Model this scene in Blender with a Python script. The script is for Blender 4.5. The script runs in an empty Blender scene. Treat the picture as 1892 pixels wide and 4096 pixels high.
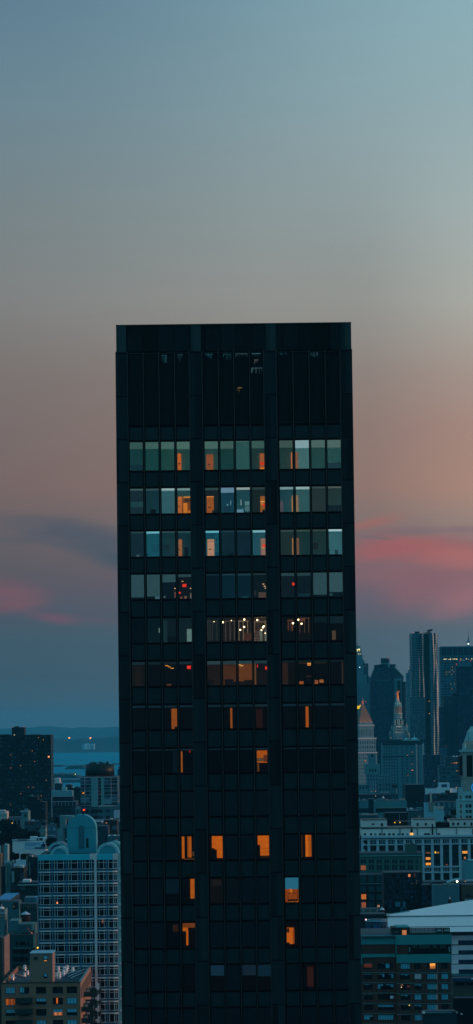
import bpy, math, random
from mathutils import Vector, Matrix
R=math.radians
scene=bpy.context.scene
col=scene.collection
# ------------------------------------------------------------------ camera
CAM=Vector((0,0,140.0)); F_PX=13000.0; CX,CY=946.0,2048.0
PITCH=math.atan(867/F_PX); ROLL=R(0.704)
_F=Vector((0,math.cos(PITCH),math.sin(PITCH))); _R0=Vector((1,0,0)); _U0=Vector((0,-math.sin(PITCH),math.cos(PITCH)))
_R=_R0*math.cos(ROLL)-_U0*math.sin(ROLL); _U=_U0*math.cos(ROLL)+_R0*math.sin(ROLL)
cd=bpy.data.cameras.new('camera'); cam=bpy.data.objects.new('camera',cd); col.objects.link(cam)
M=Matrix((( _R.x,_U.x,-_F.x,CAM.x),(_R.y,_U.y,-_F.y,CAM.y),(_R.z,_U.z,-_F.z,CAM.z),(0,0,0,1)))
cam.matrix_world=M
cd.sensor_fit='VERTICAL'; cd.sensor_height=36; cd.lens=36*F_PX/4096; cd.clip_start=1; cd.clip_end=200000
scene.camera=cam
def ray(px,py): return _F*F_PX+_R*(px-CX)+_U*(CY-py)
def P(px,py,D):
    d=ray(px,py); k=D/d.y; return CAM.x+d.x*k, CAM.z+d.z*k
def PL(px,py,z):
    d=ray(px,py); k=(z-CAM.z)/d.z; return CAM.x+d.x*k, d.y*k
def hexc(h,k=1.0):
    h=h.lstrip('#'); o=[]
    for i in (0,2,4):
        c=int(h[i:i+2],16)/255; o.append((c/12.92 if c<=.04045 else ((c+.055)/1.055)**2.4)*k)
    return tuple(o)
# ------------------------------------------------------------------ node helpers
class NT:
    def __init__(s,nt): s.nt=nt; s.n=nt.nodes; s.l=nt.links
    def new(s,t,**kw):
        n=s.n.new(t)
        for k,v in kw.items(): setattr(n,k,v)
        return n
    def put(s,sock,v):
        if isinstance(v,bpy.types.NodeSocket): s.l.new(v,sock)
        else: sock.default_value=v
    def m(s,op,a,b=None,c=None,clamp=False):
        n=s.new('ShaderNodeMath',operation=op,use_clamp=clamp); s.put(n.inputs[0],a)
        if b is not None: s.put(n.inputs[1],b)
        if c is not None: s.put(n.inputs[2],c)
        return n.outputs[0]
    def mix(s,f,a,b,t='MIX'):
        n=s.new('ShaderNodeMix',data_type='RGBA',blend_type=t); n.clamp_factor=True
        s.put(n.inputs[0],f)
        for k,v in ((6,a),(7,b)):
            if not isinstance(v,bpy.types.NodeSocket): v=(v[0],v[1],v[2],1)
            s.put(n.inputs[k],v)
        return n.outputs[2]
    def ramp(s,f,stops,interp='LINEAR'):
        n=s.new('ShaderNodeValToRGB'); r=n.color_ramp; r.interpolation=interp
        while len(r.elements)>1: r.elements.remove(r.elements[-1])
        for i,(p,c) in enumerate(stops):
            e=r.elements[0] if i==0 else r.elements.new(p)
            e.position=p; e.color=(c[0],c[1],c[2],1)
        s.put(n.inputs[0],f); return n.outputs[0]
    def sstep(s,x,lo,hi):
        n=s.new('ShaderNodeMapRange',interpolation_type='SMOOTHSTEP'); s.put(n.inputs[0],x)
        n.inputs[1].default_value=lo; n.inputs[2].default_value=hi; return n.outputs[0]
# ------------------------------------------------------------------ world : dusk sky laid out by direction
w=bpy.data.worlds.new('World'); scene.world=w; w.use_nodes=True
t=NT(w.node_tree); t.n.clear()
wo=t.new('ShaderNodeOutputWorld'); bg=t.new('ShaderNodeBackground'); t.l.new(bg.outputs[0],wo.inputs[0])
tc=t.new('ShaderNodeTexCoord'); sp=t.new('ShaderNodeSeparateXYZ'); t.l.new(tc.outputs['Generated'],sp.inputs[0])
dx,dy,dz=sp.outputs
hyp=t.m('SQRT',t.m('ADD',t.m('MULTIPLY',dx,dx),t.m('MULTIPLY',dy,dy)))
E=t.m('DIVIDE',dz,t.m('MAXIMUM',hyp,.001))                # tan of elevation
A=t.m('DIVIDE',dx,t.m('MAXIMUM',dy,.02))                  # tan of azimuth from straight ahead
def ea(px,py):
    d=ray(px,py); return d.x/d.y, d.z/math.hypot(d.x,d.y)
E0,E1=-.01,.24
def st(lst,px): return [((ea(px,y)[1]-E0)/(E1-E0),hexc(h)) for y,h in reversed(lst)]
LEFT=[(0,'5e7e91'),(400,'6b8592'),(800,'768488'),(1200,'808180'),(1500,'7b726e'),(1950,'786663'),(2050,'706262'),(2300,'5b585e'),(2450,'4e5561'),(2560,'445863'),(2700,'425560'),(2900,'46545f')]
RIGHT=[(0,'8fb2bb'),(400,'96b0b5'),(800,'a2b1b1'),(1200,'aaaba3'),(1500,'a6948a'),(1700,'a8897d'),(1950,'ad8878'),(2080,'9c857b'),(2220,'966f70'),(2330,'8b6b70'),(2440,'786970'),(2520,'5c6974'),(2650,'5c6c76'),(2900,'5f6e78')]
En=t.m('DIVIDE',t.m('SUBTRACT',E,E0),E1-E0,clamp=True)
cl=t.ramp(En,st(LEFT,0)); cr=t.ramp(En,st(RIGHT,1892))
An=t.m('DIVIDE',t.m('ADD',A,.085),.17,clamp=True)
fa=t.new('ShaderNodeRGBToBW'); t.l.new(t.ramp(An,[(0,(0,0,0)),(.07,(.02,)*3),(.5,(.33,)*3),(.75,(.47,)*3),(.93,(.97,)*3),(1,(1,1,1))],'CARDINAL'),fa.inputs[0]); fa=fa.outputs[0]
hi_=t.sstep(E,.125,.20); fa=t.m('ADD',t.m('MULTIPLY',fa,t.m('SUBTRACT',1.0,hi_)),t.m('MULTIPLY',t.m('POWER',t.sstep(A,-.11,.11),1.35),hi_))
front=t.mix(fa,cl,cr)
# clouds, warped by noise in direction space
nv=t.new('ShaderNodeCombineXYZ'); t.put(nv.inputs[0],t.m('MULTIPLY',A,30.0)); t.put(nv.inputs[1],t.m('MULTIPLY',E,110.0))
no=t.new('ShaderNodeTexNoise'); no.inputs['Scale'].default_value=1.0; no.inputs['Detail'].default_value=5; t.l.new(nv.outputs[0],no.inputs['Vector'])
nz=no.outputs['Fac']
no2=t.new('ShaderNodeTexNoise'); no2.inputs['Scale'].default_value=2.3; no2.inputs['Detail'].default_value=4; t.l.new(nv.outputs[0],no2.inputs['Vector'])
def blob(base,px,py,rx,ry,slope,h,al,soft=1.0):
    a0,e0=ea(px,py)
    da=t.m('SUBTRACT',A,a0); de=t.m('SUBTRACT',t.m('SUBTRACT',E,e0),t.m('MULTIPLY',da,slope))
    u=t.m('DIVIDE',da,rx/F_PX); v=t.m('DIVIDE',de,ry/F_PX)
    v=t.m('ADD',v,t.m('MULTIPLY',t.m('SUBTRACT',nz,.5),1.15))
    d=t.m('SQRT',t.m('ADD',t.m('MULTIPLY',u,u),t.m('MULTIPLY',v,v)))
    d=t.m('ADD',d,t.m('MULTIPLY',t.m('SUBTRACT',no2.outputs['Fac'],.5),.7))
    f=t.sstep(d,1.45,1.45-1.45*soft)
    return t.mix(t.m('MULTIPLY',f,al),base,hexc(h))
BLOBS=[(330,2145,360,60,-.16,'4a5562',.8),(480,2235,230,44,-.22,'43545f',.8),(60,2160,220,16,-.05,'535861',.45),
 (10,2370,190,60,-.1,'85565f',.62),(40,2425,150,30,.1,'80555c',.5),(215,2470,120,24,-.12,'7c5260',.6),(400,2480,110,16,-.1,'66555f',.4),
 (1690,2260,470,150,.02,'8b656a',.8),(1690,2195,250,58,-.02,'a9625f',.8),(1890,2230,210,50,.0,'b06d69',.85),(1530,2200,150,36,.0,'a25f60',.7),
 (1870,2385,150,80,.2,'9c6c72',.85),(1490,2092,130,26,.2,'a5685f',.65),(1680,2345,220,80,.1,'8c6068',.55),
 (1660,2126,180,20,.05,'7d6b6e',.75),(1870,2118,160,18,.0,'857074',.7),(1500,2152,80,9,-.1,'6f686c',.65),(1455,2400,130,70,0,'5d5f6c',.55)]
for b in BLOBS: front=blob(front,*b)
# elsewhere: teal-blue dusk dome
dome=t.ramp(t.m('ADD',t.m('MULTIPLY',dz,.5),.5),[(0,(.008,.04,.07)),(.495,(.03,.11,.18)),(.51,(.062,.22,.32)),(.7,(.078,.28,.41)),(1,(.092,.31,.45))])
ff=t.m('MULTIPLY',t.sstep(dy,.80,.97),t.sstep(dz,.42,.24))
front=t.mix(1.0,front,t.m('ADD',t.m('MULTIPLY',nz,.04),.98),'MULTIPLY')
bgc=t.mix(ff,dome,front)
t.l.new(bgc,bg.inputs[0]); bg.inputs[1].default_value=1.0
# ------------------------------------------------------------------ afterglow from the west (right)
sl=bpy.data.lights.new('sun','SUN'); sl.energy=1.9; sl.color=(1,.45,.28); sl.angle=R(12)
so=bpy.data.objects.new('sun',sl); col.objects.link(so)
so.rotation_euler=Vector((-1,-.03,-.14)).to_track_quat('-Z','Y').to_euler()
scene.view_settings.view_transform='Standard'; scene.view_settings.look='None'; scene.view_settings.exposure=0; scene.view_settings.gamma=1
scene.render.film_transparent=False
scene.cycles.max_bounces=6; scene.cycles.volume_bounces=0; scene.cycles.transparent_max_bounces=12
scene.cycles.sample_clamp_indirect=2.0
# ------------------------------------------------------------------ materials
_mc={}
def curve_(c):
    l=(c[0]+c[1]+c[2])/3; k=max(.18,min(1.25,(l/.26)**.62)) if l>0 else 1
    r=.6 if (c[0]<c[2] and l<.42) else 1
    return tuple(min(.86,x*k*(r if i==0 else 1)) for i,x in enumerate(c))
def mat(name,c,rough=.85,metal=0,var=.18,scale=.35,spec=.3,emit=None,es=1.0):
    key=(name,tuple(c),rough,metal,var,scale,emit,es)
    if key in _mc: return _mc[key]
    c=curve_(c)
    m=bpy.data.materials.new(name); m.use_nodes=True; q=NT(m.node_tree); b=q.n['Principled BSDF']
    tcn=q.new('ShaderNodeTexCoord'); n=q.new('ShaderNodeTexNoise'); q.l.new(tcn.outputs['Object'],n.inputs['Vector'])
    n.inputs['Scale'].default_value=scale; n.inputs['Detail'].default_value=6; n.inputs['Roughness'].default_value=.65
    k=q.m('ADD',q.m('MULTIPLY',n.outputs['Fac'],var*2),1-var)
    cc=q.mix(1.0,c,k,'MULTIPLY')
    q.l.new(cc,b.inputs['Base Color']); b.inputs['Roughness'].default_value=rough; b.inputs['Metallic'].default_value=metal
    b.inputs['Specular IOR Level'].default_value=spec
    if emit: b.inputs['Emission Color'].default_value=(*emit,1); b.inputs['Emission Strength'].default_value=es
    _mc[key]=m; return m
def glow(h,k=1.0,var=.0,scale=3.0,black=True):
    key=('glow',h,k,var,scale)
    if key in _mc: return _mc[key]
    m=bpy.data.materials.new('lit_'+h); m.use_nodes=True; q=NT(m.node_tree); b=q.n['Principled BSDF']
    b.inputs['Base Color'].default_value=(.02,.02,.02,1); b.inputs['Roughness'].default_value=.9; b.inputs['Specular IOR Level'].default_value=0
    c=hexc(h)
    if var:
        tcn=q.new('ShaderNodeTexCoord'); n=q.new('ShaderNodeTexNoise'); q.l.new(tcn.outputs['Object'],n.inputs['Vector'])
        n.inputs['Scale'].default_value=scale; n.inputs['Detail'].default_value=5
        q.l.new(q.mix(1.0,c,q.m('ADD',q.m('MULTIPLY',n.outputs['Fac'],var*2),1-var),'MULTIPLY'),b.inputs['Emission Color'])
    else: b.inputs['Emission Color'].default_value=(*c,1)
    b.inputs['Emission Strength'].default_value=k
    _mc[key]=m; return m
def facade(wall,win=(.012,.02,.03),fh=3.2,bw=3.0,ww=.5,wh=.5,lit=.0,litc='c8702a',litk=1.0,rough=.8,var=.2,wvar=.6,metal=0,x0=0,z0=0,seed=0,wrough=.18,edge=None):
    key=('fac',wall,win,fh,bw,ww,wh,lit,litc,litk,rough,var,wvar,metal,x0,z0,seed,wrough)
    if key in _mc: return _mc[key]
    wall=curve_(wall); m=bpy.data.materials.new('facade'); m.use_nodes=True; q=NT(m.node_tree); b=q.n['Principled BSDF']
    tcn=q.new('ShaderNodeTexCoord'); s=q.new('ShaderNodeSeparateXYZ'); q.l.new(tcn.outputs['Object'],s.inputs[0])
    sn=q.new('ShaderNodeSeparateXYZ'); q.l.new(tcn.outputs['Normal'],sn.inputs[0])
    side=q.m('GREATER_THAN',q.m('ABSOLUTE',sn.outputs[0]),.6); flat=q.m('LESS_THAN',q.m('ABSOLUTE',sn.outputs[2]),.5)
    u=q.m('ADD',q.m('MULTIPLY',s.outputs[0],q.m('SUBTRACT',1.0,side)),q.m('MULTIPLY',s.outputs[1],side))
    u=q.m('DIVIDE',q.m('ADD',u,x0+5000*bw),bw); v=q.m('DIVIDE',q.m('ADD',s.outputs[2],z0),fh)
    fu=q.m('ABSOLUTE',q.m('SUBTRACT',q.m('FRACT',u),.5)); fv=q.m('ABSOLUTE',q.m('SUBTRACT',q.m('FRACT',v),.5))
    inw=q.m('MULTIPLY',q.m('MULTIPLY',q.m('LESS_THAN',fu,ww/2),q.m('LESS_THAN',fv,wh/2)),flat)
    cv=q.new('ShaderNodeCombineXYZ'); q.put(cv.inputs[0],q.m('FLOOR',u)); q.put(cv.inputs[1],q.m('FLOOR',v)); q.put(cv.inputs[2],q.m('ADD',side,float(seed)))
    wn=q.new('ShaderNodeTexWhiteNoise',noise_dimensions='3D'); q.l.new(cv.outputs[0],wn.inputs['Vector'])
    swn=q.new('ShaderNodeSeparateColor'); q.l.new(wn.outputs['Color'],swn.inputs[0])
    n=q.new('ShaderNodeTexNoise'); q.l.new(tcn.outputs['Object'],n.inputs['Vector']); n.inputs['Scale'].default_value=.12; n.inputs['Detail'].default_value=7; n.inputs['Roughness'].default_value=.7
    wc=q.mix(1.0,wall,q.m('ADD',q.m('MULTIPLY',n.outputs['Fac'],var*2),1-var),'MULTIPLY')
    k=q.m('ADD',q.m('MULTIPLY',q.m('POWER',swn.outputs[0],3.0),wvar*6),1-wvar*.6)
    gc=q.mix(1.0,win,k,'MULTIPLY')
    q.l.new(q.mix(inw,wc,gc),b.inputs['Base Color'])
    q.put(b.inputs['Roughness'],q.m('ADD',q.m('MULTIPLY',inw,wrough-rough),rough)); b.inputs['Metallic'].default_value=metal
    b.inputs['Specular IOR Level'].default_value=.35
    if lit>0:
        L=q.m('MULTIPLY',inw,q.m('GREATER_THAN',swn.outputs[1],1-lit))
        b.inputs['Emission Color'].default_value=(*hexc(litc),1)
        q.put(b.inputs['Emission Strength'],q.m('MULTIPLY',L,q.m('MULTIPLY',q.m('ADD',swn.outputs[2],.35),litk)))
    _mc[key]=m; return m
# ------------------------------------------------------------------ mesh collector
class MB:
    def __init__(s): s.v=[]; s.f=[]
    def box(s,x0,x1,y0,y1,z0,z1):
        o=len(s.v); s.v+=[(x0,y0,z0),(x1,y0,z0),(x1,y1,z0),(x0,y1,z0),(x0,y0,z1),(x1,y0,z1),(x1,y1,z1),(x0,y1,z1)]
        s.f+=[tuple(o+i for i in q) for q in ((0,3,2,1),(4,5,6,7),(0,1,5,4),(1,2,6,5),(2,3,7,6),(3,0,4,7))]; return s
    def prism(s,poly,z0,z1,top=None):          # poly: plan points counter-clockwise, optional scaled top
        o=len(s.v); n=len(poly); tp=top or poly
        s.v+=[(x,y,z0) for x,y in poly]+[(x,y,z1) for x,y in tp]
        s.f.append(tuple(o+i for i in reversed(range(n)))); s.f.append(tuple(o+n+i for i in range(n)))
        for i in range(n): j=(i+1)%n; s.f.append((o+i,o+j,o+n+j,o+n+i))
        return s
    def ext(s,poly,y0,y1):                      # poly: (x,z) outline counter-clockwise seen from the front, thickness along y
        o=len(s.v); n=len(poly)
        s.v+=[(x,y0,z) for x,z in poly]+[(x,y1,z) for x,z in poly]
        s.f.append(tuple(o+i for i in range(n))); s.f.append(tuple(o+n+i for i in reversed(range(n))))
        for i in range(n): j=(i+1)%n; s.f.append((o+j,o+i,o+n+i,o+n+j))
        return s
    def cone(s,cx,cy,r0,r1,z0,z1,n=16):
        return s.prism([(cx+r0*math.cos(2*math.pi*i/n),cy+r0*math.sin(2*math.pi*i/n)) for i in range(n)],z0,z1,[(cx+r1*math.cos(2*math.pi*i/n),cy+r1*math.sin(2*math.pi*i/n)) for i in range(n)])
    def ball(s,cx,cy,cz,r,n=10,m=6,sz=1.0):
        o=len(s.v)
        for j in range(m+1):
            a=math.pi*j/m
            for i in range(n):
                b=2*math.pi*i/n; s.v.append((cx+r*math.sin(a)*math.cos(b),cy+r*math.sin(a)*math.sin(b),cz+r*sz*math.cos(a)))
        for j in range(m):
            for i in range(n):
                k=(i+1)%n; s.f.append((o+j*n+i,o+(j+1)*n+i,o+(j+1)*n+k,o+j*n+k))
        return s
    def bar(s,p,q,r):
        p=Vector(p); q=Vector(q); d=(q-p).normalized(); a=d.orthogonal().normalized()*r; b=d.cross(a).normalized()*r
        o=len(s.v)
        for c in (p,q):
            for k in (a+b,b-a,-a-b,a-b): s.v.append(tuple(c+k))
        s.f+=[tuple(o+i for i in q) for q in ((3,2,1,0),(4,5,6,7),(0,1,5,4),(1,2,6,5),(2,3,7,6),(3,0,4,7))]; return s
    def build(s,name,m,parent=None,smooth=False):
        me=bpy.data.meshes.new(name); me.from_pydata(s.v,[],s.f); me.update(); me.materials.append(m)
        if smooth:
            for p in me.polygons: p.use_smooth=True
        o=bpy.data.objects.new(name,me); col.objects.link(o)
        if parent is not None: o.parent=parent
        return o
def tag(o,label=None,cat=None,group=None,kind=None):
    if label: o['label']=label
    if cat: o['category']=cat
    if group: o['group']=group
    if kind: o['kind']=kind
    return o
def empty(name,loc,label,cat,group=None,rz=0):
    o=bpy.data.objects.new(name,None); o.location=loc; o.rotation_euler=(0,0,rz); col.objects.link(o); o.empty_display_size=1
    return tag(o,label,cat,group)
def box(name,m,parent,*a): return MB().box(*a).build(name,m,parent)
HAZE=2.7e-5
# ------------------------------------------------------------------ palette
CONC=(.20,.24,.27); PALE=(.42,.46,.50); WHITE=(.64,.62,.60); BRICK=(.28,.17,.12); DARKB=(.06,.05,.05); NAVY=(.03,.05,.10)
TEALP=(.12,.26,.30); TAN=(.36,.30,.25); ROOFC=(.10,.12,.14); GLASS=(.010,.018,.03)
m_roof=mat('roof_membrane',(.07,.10,.13),.8,var=.4,scale=.15); m_roofl=mat('roof_pale',(.30,.36,.42),.8,var=.3,scale=.15)
m_white=mat('white_wall',WHITE,.8,var=.08,scale=.08); m_pale=mat('pale_stone',PALE,.85,var=.15,scale=.15)
m_conc=mat('concrete',CONC,.85,var=.25,scale=.2); m_dark=mat('dark_metal',(.03,.035,.04),.5,var=.3); m_black=mat('black_void',(.004,.005,.006),.9)
m_tan=mat('tan_stone',TAN,.85,var=.2,scale=.2); m_brick=mat('brick',BRICK,.9,var=.25,scale=.6); m_wood=mat('tank_wood',(.05,.045,.04),.9,var=.3,scale=1.0)
m_teal=mat('teal_panel',(.09,.25,.29),.7,var=.15,scale=.12); m_glass=mat('dark_glass',GLASS,.12,var=.3,scale=.3,spec=.5); m_galv=mat('galvanised_metal',(.62,.66,.70),.35,metal=.6,var=.2,scale=1.5)
# ------------------------------------------------------------------ ground, water, hills
def sheet(name,x0,x1,y0,y1,z,m):
    me=bpy.data.meshes.new(name); me.from_pydata([(x0,y0,z),(x1,y0,z),(x1,y1,z),(x0,y1,z)],[],[(0,1,2,3)]); me.materials.append(m)
    o=bpy.data.objects.new(name,me); col.objects.link(o); o['kind']='structure'; return o
sheet('ground',-23000,23000,-700,37400,0,mat('ground_asphalt',(.045,.055,.06),.9,var=.4,scale=.01))
wm=bpy.data.materials.new('harbour_water'); wm.use_nodes=True; q=NT(wm.node_tree); q.n.clear()
ow=q.new('ShaderNodeOutputMaterial'); df=q.new('ShaderNodeBsdfDiffuse'); gw=q.new('ShaderNodeBsdfGlossy'); mw=q.new('ShaderNodeMixShader')
tcn=q.new('ShaderNodeTexCoord'); mp=q.new('ShaderNodeMapping'); q.l.new(tcn.outputs['Object'],mp.inputs[0]); mp.inputs['Scale'].default_value=(.0004,.0022,1)
n=q.new('ShaderNodeTexNoise'); q.l.new(mp.outputs[0],n.inputs['Vector']); n.inputs['Scale'].default_value=1; n.inputs['Detail'].default_value=7
df.inputs[0].default_value=(.004,.22,.34,1); gw.inputs[0].default_value=(.12,.62,.74,1); gw.inputs['Roughness'].default_value=.25
q.put(mw.inputs[0],q.m('ADD',q.m('MULTIPLY',n.outputs['Fac'],.9),-.12,clamp=True)); q.l.new(df.outputs[0],mw.inputs[1]); q.l.new(gw.outputs[0],mw.inputs[2]); q.l.new(mw.outputs[0],ow.inputs[0])
sheet('water',-9000,9000,7600,20800,.6,wm)
# low land between harbour and city
def ridge(name,pts,D,depth,m,base=0,n=260,rough=.6,seed=1):
    rnd=random.Random(seed); xs=[]; 
    for i in range(n+1):
        px=pts[0][0]+(pts[-1][0]-pts[0][0])*i/n
        for a,bb in zip(pts,pts[1:]):
            if a[0]<=px<=bb[0]:
                f=(px-a[0])/(bb[0]-a[0]); f=f*f*(3-2*f); py=a[1]+(bb[1]-a[1])*f; break
        X,Z=P(px,py+rnd.uniform(-rough,rough),D); xs.append((X,Z))
    mb=MB(); k=len(xs); rows=[(-.35,.0),(0,.55),(.12,.85),(.35,1.0),(.7,.8),(1,.0)]
    for fy,fz in rows:
        for X,Z in xs: mb.v.append((X*(1+.0*fy),D+fy*depth+rnd.uniform(-.002,.002)*depth,base+(Z-base)*fz if fz<1 else Z))
    for r in range(len(rows)-1):
        for i in range(k-1): a=r*k+i; mb.f.append((a,a+1,a+k+1,a+k))
    o=mb.build(name,m); o['kind']='structure'; return o
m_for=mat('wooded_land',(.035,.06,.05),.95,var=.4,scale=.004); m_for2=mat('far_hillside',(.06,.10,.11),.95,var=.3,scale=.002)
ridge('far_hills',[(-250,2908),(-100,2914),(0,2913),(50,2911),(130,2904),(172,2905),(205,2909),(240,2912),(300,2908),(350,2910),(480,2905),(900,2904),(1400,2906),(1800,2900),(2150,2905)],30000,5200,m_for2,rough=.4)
ridge('wooded_shore',[(-250,2960),(180,2952),(205,2956),(260,2960),(300,2954),(355,2953),(400,2950),(440,2947),(485,2944),(900,2950),(1500,2950),(2150,2955)],21500,1800,m_for,rough=1.2,seed=3)
def island(name,x0,x1,yt,yb,m,label=None,seed=2):
    D=140*13000/(yb-2915-(946-(x0+x1)/2)*.0123)   # where this row meets the water
    rnd=random.Random(seed); X0,_=P(x0,yb,D); X1,_=P(x1,yb,D); Zt=max(P((x0+x1)/2,yt,D)[1],3)
    mb=MB(); n=40; prof=[]
    for i in range(n+1):
        f=i/n; e=min(1,f*5,(1-f)*5); prof.append((X0+(X1-X0)*f,max(.8,Zt*e*rnd.uniform(.7,1.0))))
    mb.ext([(X0,.1)]+[(X1,.1)]+prof[::-1],D,D+260); o=mb.build(name,m); o['kind']='structure'; return o
island('island',160,262,3061,3067,m_for,seed=4); island('island',256,345,3062,3076,m_for,seed=5); island('island',430,520,3054,3058,m_for,seed=6)
island('shore_land',150,322,3096,3113,m_for,seed=7); island('shore_land',150,400,3119,3130,mat('pier_land',(.09,.12,.13),.9,var=.3,scale=.01),seed=9)
# ------------------------------------------------------------------ generic building
class BL:
    def __init__(s,label,x0,x1,yt,D,depth=24,fac=None,roof=None,yref=None,group=None,name='building',cat='building',lift=0,wallname='wall'):
        yref=yref or yt+45; s.D=D
        if fac is not None and roof is None and name!='apartment_house': depth=min(depth,max(5,8*D/max(60,yt-2915)))
        s.X0=P(x0,yref,D)[0]; s.X1=P(x1,yref,D)[0]; s.Z=P((x0+x1)/2,yt,D)[1]; s.xc=(s.X0+s.X1)/2; s.w=s.X1-s.X0; s.dep=depth; s.lift=lift
        s.root=empty(name,(s.xc,D,0),label,cat,group)
        if fac is not None:
            box(wallname,fac,s.root,-s.w/2,s.w/2,0,depth,lift,s.Z)
            if min(s.w,depth)>2: box('roof',roof or m_roof,s.root,-s.w/2+.4,s.w/2-.4,.4,depth-.4,s.Z-.02,s.Z+.15)
    def x(s,px,py,y=0): return P(px,py,s.D+y)[0]-s.xc
    def z(s,py,px=None,y=0): return P(px if px is not None else 946+(s.xc/s.D)*F_PX,py,s.D+y)[1]
    def bx(s,name,m,px0,px1,py0,py1,y0,y1,parent=None):     # screen-measured front rectangle at depth y0 (local), thick to y1
        pm=(py0+py1)/2; pc=(px0+px1)/2
        return box(name,m,parent or s.root,s.x(px0,pm,y0),s.x(px1,pm,y0),y0,y1,s.z(py1,pc,y0),s.z(py0,pc,y0))
    def bulk(s,px0,px1,py,y0=4,y1=12,m=None,name='penthouse'):
        pc=(px0+px1)/2; zt=s.z(py,pc,y0); return box(name,m or m_conc,s.root,s.x(px0,py,y0),s.x(px1,py,y0),y0,y1,s.Z+.15,max(zt,s.Z+.8))
    def tank(s,px,py,r=2.0,h=3.5,y=6,m=None):
        X=s.x(px,py,y); z=s.z(py,px,y); r0=MB().cone(X,y,r,r*.96,z-h*1.3,z-h*.3,14).build('roof_tank',m or m_wood,s.root)
        MB().cone(X,y,r*1.1,.05,z-h*.3,z,14).build('tank_lid',m_galv,r0)
        q=MB()
        for a in (-1,1):
            for b_ in (-1,1): q.box(X+a*r*.6-.12,X+a*r*.6+.12,y+b_*r*.6-.12,y+b_*r*.6+.12,min(s.Z,z-h*1.3-1),z-h*1.3)
        q.box(X-r*.7,X+r*.7,y-r*.7,y+r*.7,z-h*1.3-.2,z-h*1.3); q.build('tank_stand',m_dark,r0)
    def lamp(s,px,py,rpx=2.5,h='ff9a3c',k=2.0,y=-.4,name='beacon'):
        r=.85*rpx*s.D/F_PX; X=s.x(px,py,y); z=s.z(py,px,y); return MB().ball(X,y,z,r,8,5).build(name,glow(h,k*.5),s.root)
    def mast(s,px,py0,py1,r=.25,y=5,m=None):
        return box('mast',m or m_dark,s.root,s.x(px,py0,y)-r,s.x(px,py0,y)+r,y-r,y+r,min(s.z(py1,px,y),s.Z),s.z(py0,px,y))
# ------------------------------------------------------------------ MAIN TOWER
D=290.0
tw=empty('office_tower',(P(946,2915,D)[0],D,0),'tall dark office tower filling the middle, some windows lit','skyscraper')
TX=tw.location.x
def X(px,ref=1765): return P(px,ref,D)[0]-TX
def Z(py): return P(946,py,D)[1]
def granite(name,c,fh,z0):
    m=bpy.data.materials.new(name); m.use_nodes=True; q=NT(m.node_tree); b=q.n['Principled BSDF']
    tcn=q.new('ShaderNodeTexCoord'); s=q.new('ShaderNodeSeparateXYZ'); q.l.new(tcn.outputs['Object'],s.inputs[0])
    v=q.m('DIVIDE',q.m('SUBTRACT',s.outputs[2],z0),fh); j=q.m('LESS_THAN',q.m('FRACT',v),.035)
    n=q.new('ShaderNodeTexNoise'); q.l.new(tcn.outputs['Object'],n.inputs['Vector']); n.inputs['Scale'].default_value=6; n.inputs['Detail'].default_value=8; n.inputs['Roughness'].default_value=.8
    wn=q.new('ShaderNodeTexWhiteNoise',noise_dimensions='2D'); cv=q.new('ShaderNodeCombineXYZ'); q.put(cv.inputs[0],q.m('FLOOR',v)); q.put(cv.inputs[1],q.m('FLOOR',q.m('DIVIDE',s.outputs[0],1.7))); q.l.new(cv.outputs[0],wn.inputs['Vector'])
    k=q.m('MULTIPLY',q.m('ADD',q.m('MULTIPLY',n.outputs['Fac'],.9),.55),q.m('ADD',q.m('MULTIPLY',wn.outputs['Value'],1.1),.45))
    cc=q.mix(1.0,c,k,'MULTIPLY'); q.l.new(q.mix(j,cc,(.002,.003,.004)),b.inputs['Base Color']); b.inputs['Roughness'].default_value=.45; b.inputs['Specular IOR Level'].default_value=.15
    return m
FH=3.873
rowy=[1763.7,1949.7,2121.5,2294,2469,2643,2818,2993,3166,3343,3513,3688,3860,4033]
rowb=[1877.6,2050,2222,2392,2566,2740,2913,3089,3262,3437,3612,3788,3961,4131]
m_gr=granite('dark_granite',(.018,.026,.028),FH,Z(1756)); m_cr=granite('crown_granite',(.030,.052,.050),30,5)
m_fr=mat('bronze_frame',(.008,.010,.012),.5,metal=.1,var=.3,scale=2,spec=.15); m_fin=mat('bronze_fin',(.10,.09,.08),.35,metal=.5,var=.3,scale=1.0)
m_sp=mat('spandrel_panel',(.056,.068,.074),.35,var=.45,scale=.9,spec=.22); m_in=mat('interior_dark',(.02,.02,.02),.9)
ZT=Z(1297); ZC=Z(1402); XL,XR=X(462.5,1500),X(1409.5,1500)
DEP=34
# body behind the rooms
box('core',m_in,tw,XL+.3,XR-.3,4.6,DEP-.3,0,ZC-.05)
for a,b_ in ((XL,XL+.3),(XR-.3,XR)): box('side_wall',m_gr,tw,a,b_,.31,DEP-.3,0,ZC)
box('rear_wall',m_gr,tw,XL,XR,DEP-.3,DEP,0,ZC)
box('roof_slab',m_roof,tw,XL+.2,XR-.2,.4,DEP-.1,ZC,ZC+.2)
# piers
bays=[(510.5,762),(809.5,1060),(1107,1366)]
pr=[(462.5,510.5),(762,809.5),(1060,1107),(1366,1409.5)]
for i,(a,b_) in enumerate(pr):
    xa=XL if i==0 else X(a); xb=XR if i==3 else X(b_)
    box('pier',m_gr,tw,xa,xb,-.12,.3,0,ZC)
    box('pier_backing',m_in,tw,xa+.05,xb-.05,.3,4.6,0,ZC-.3)
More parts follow.
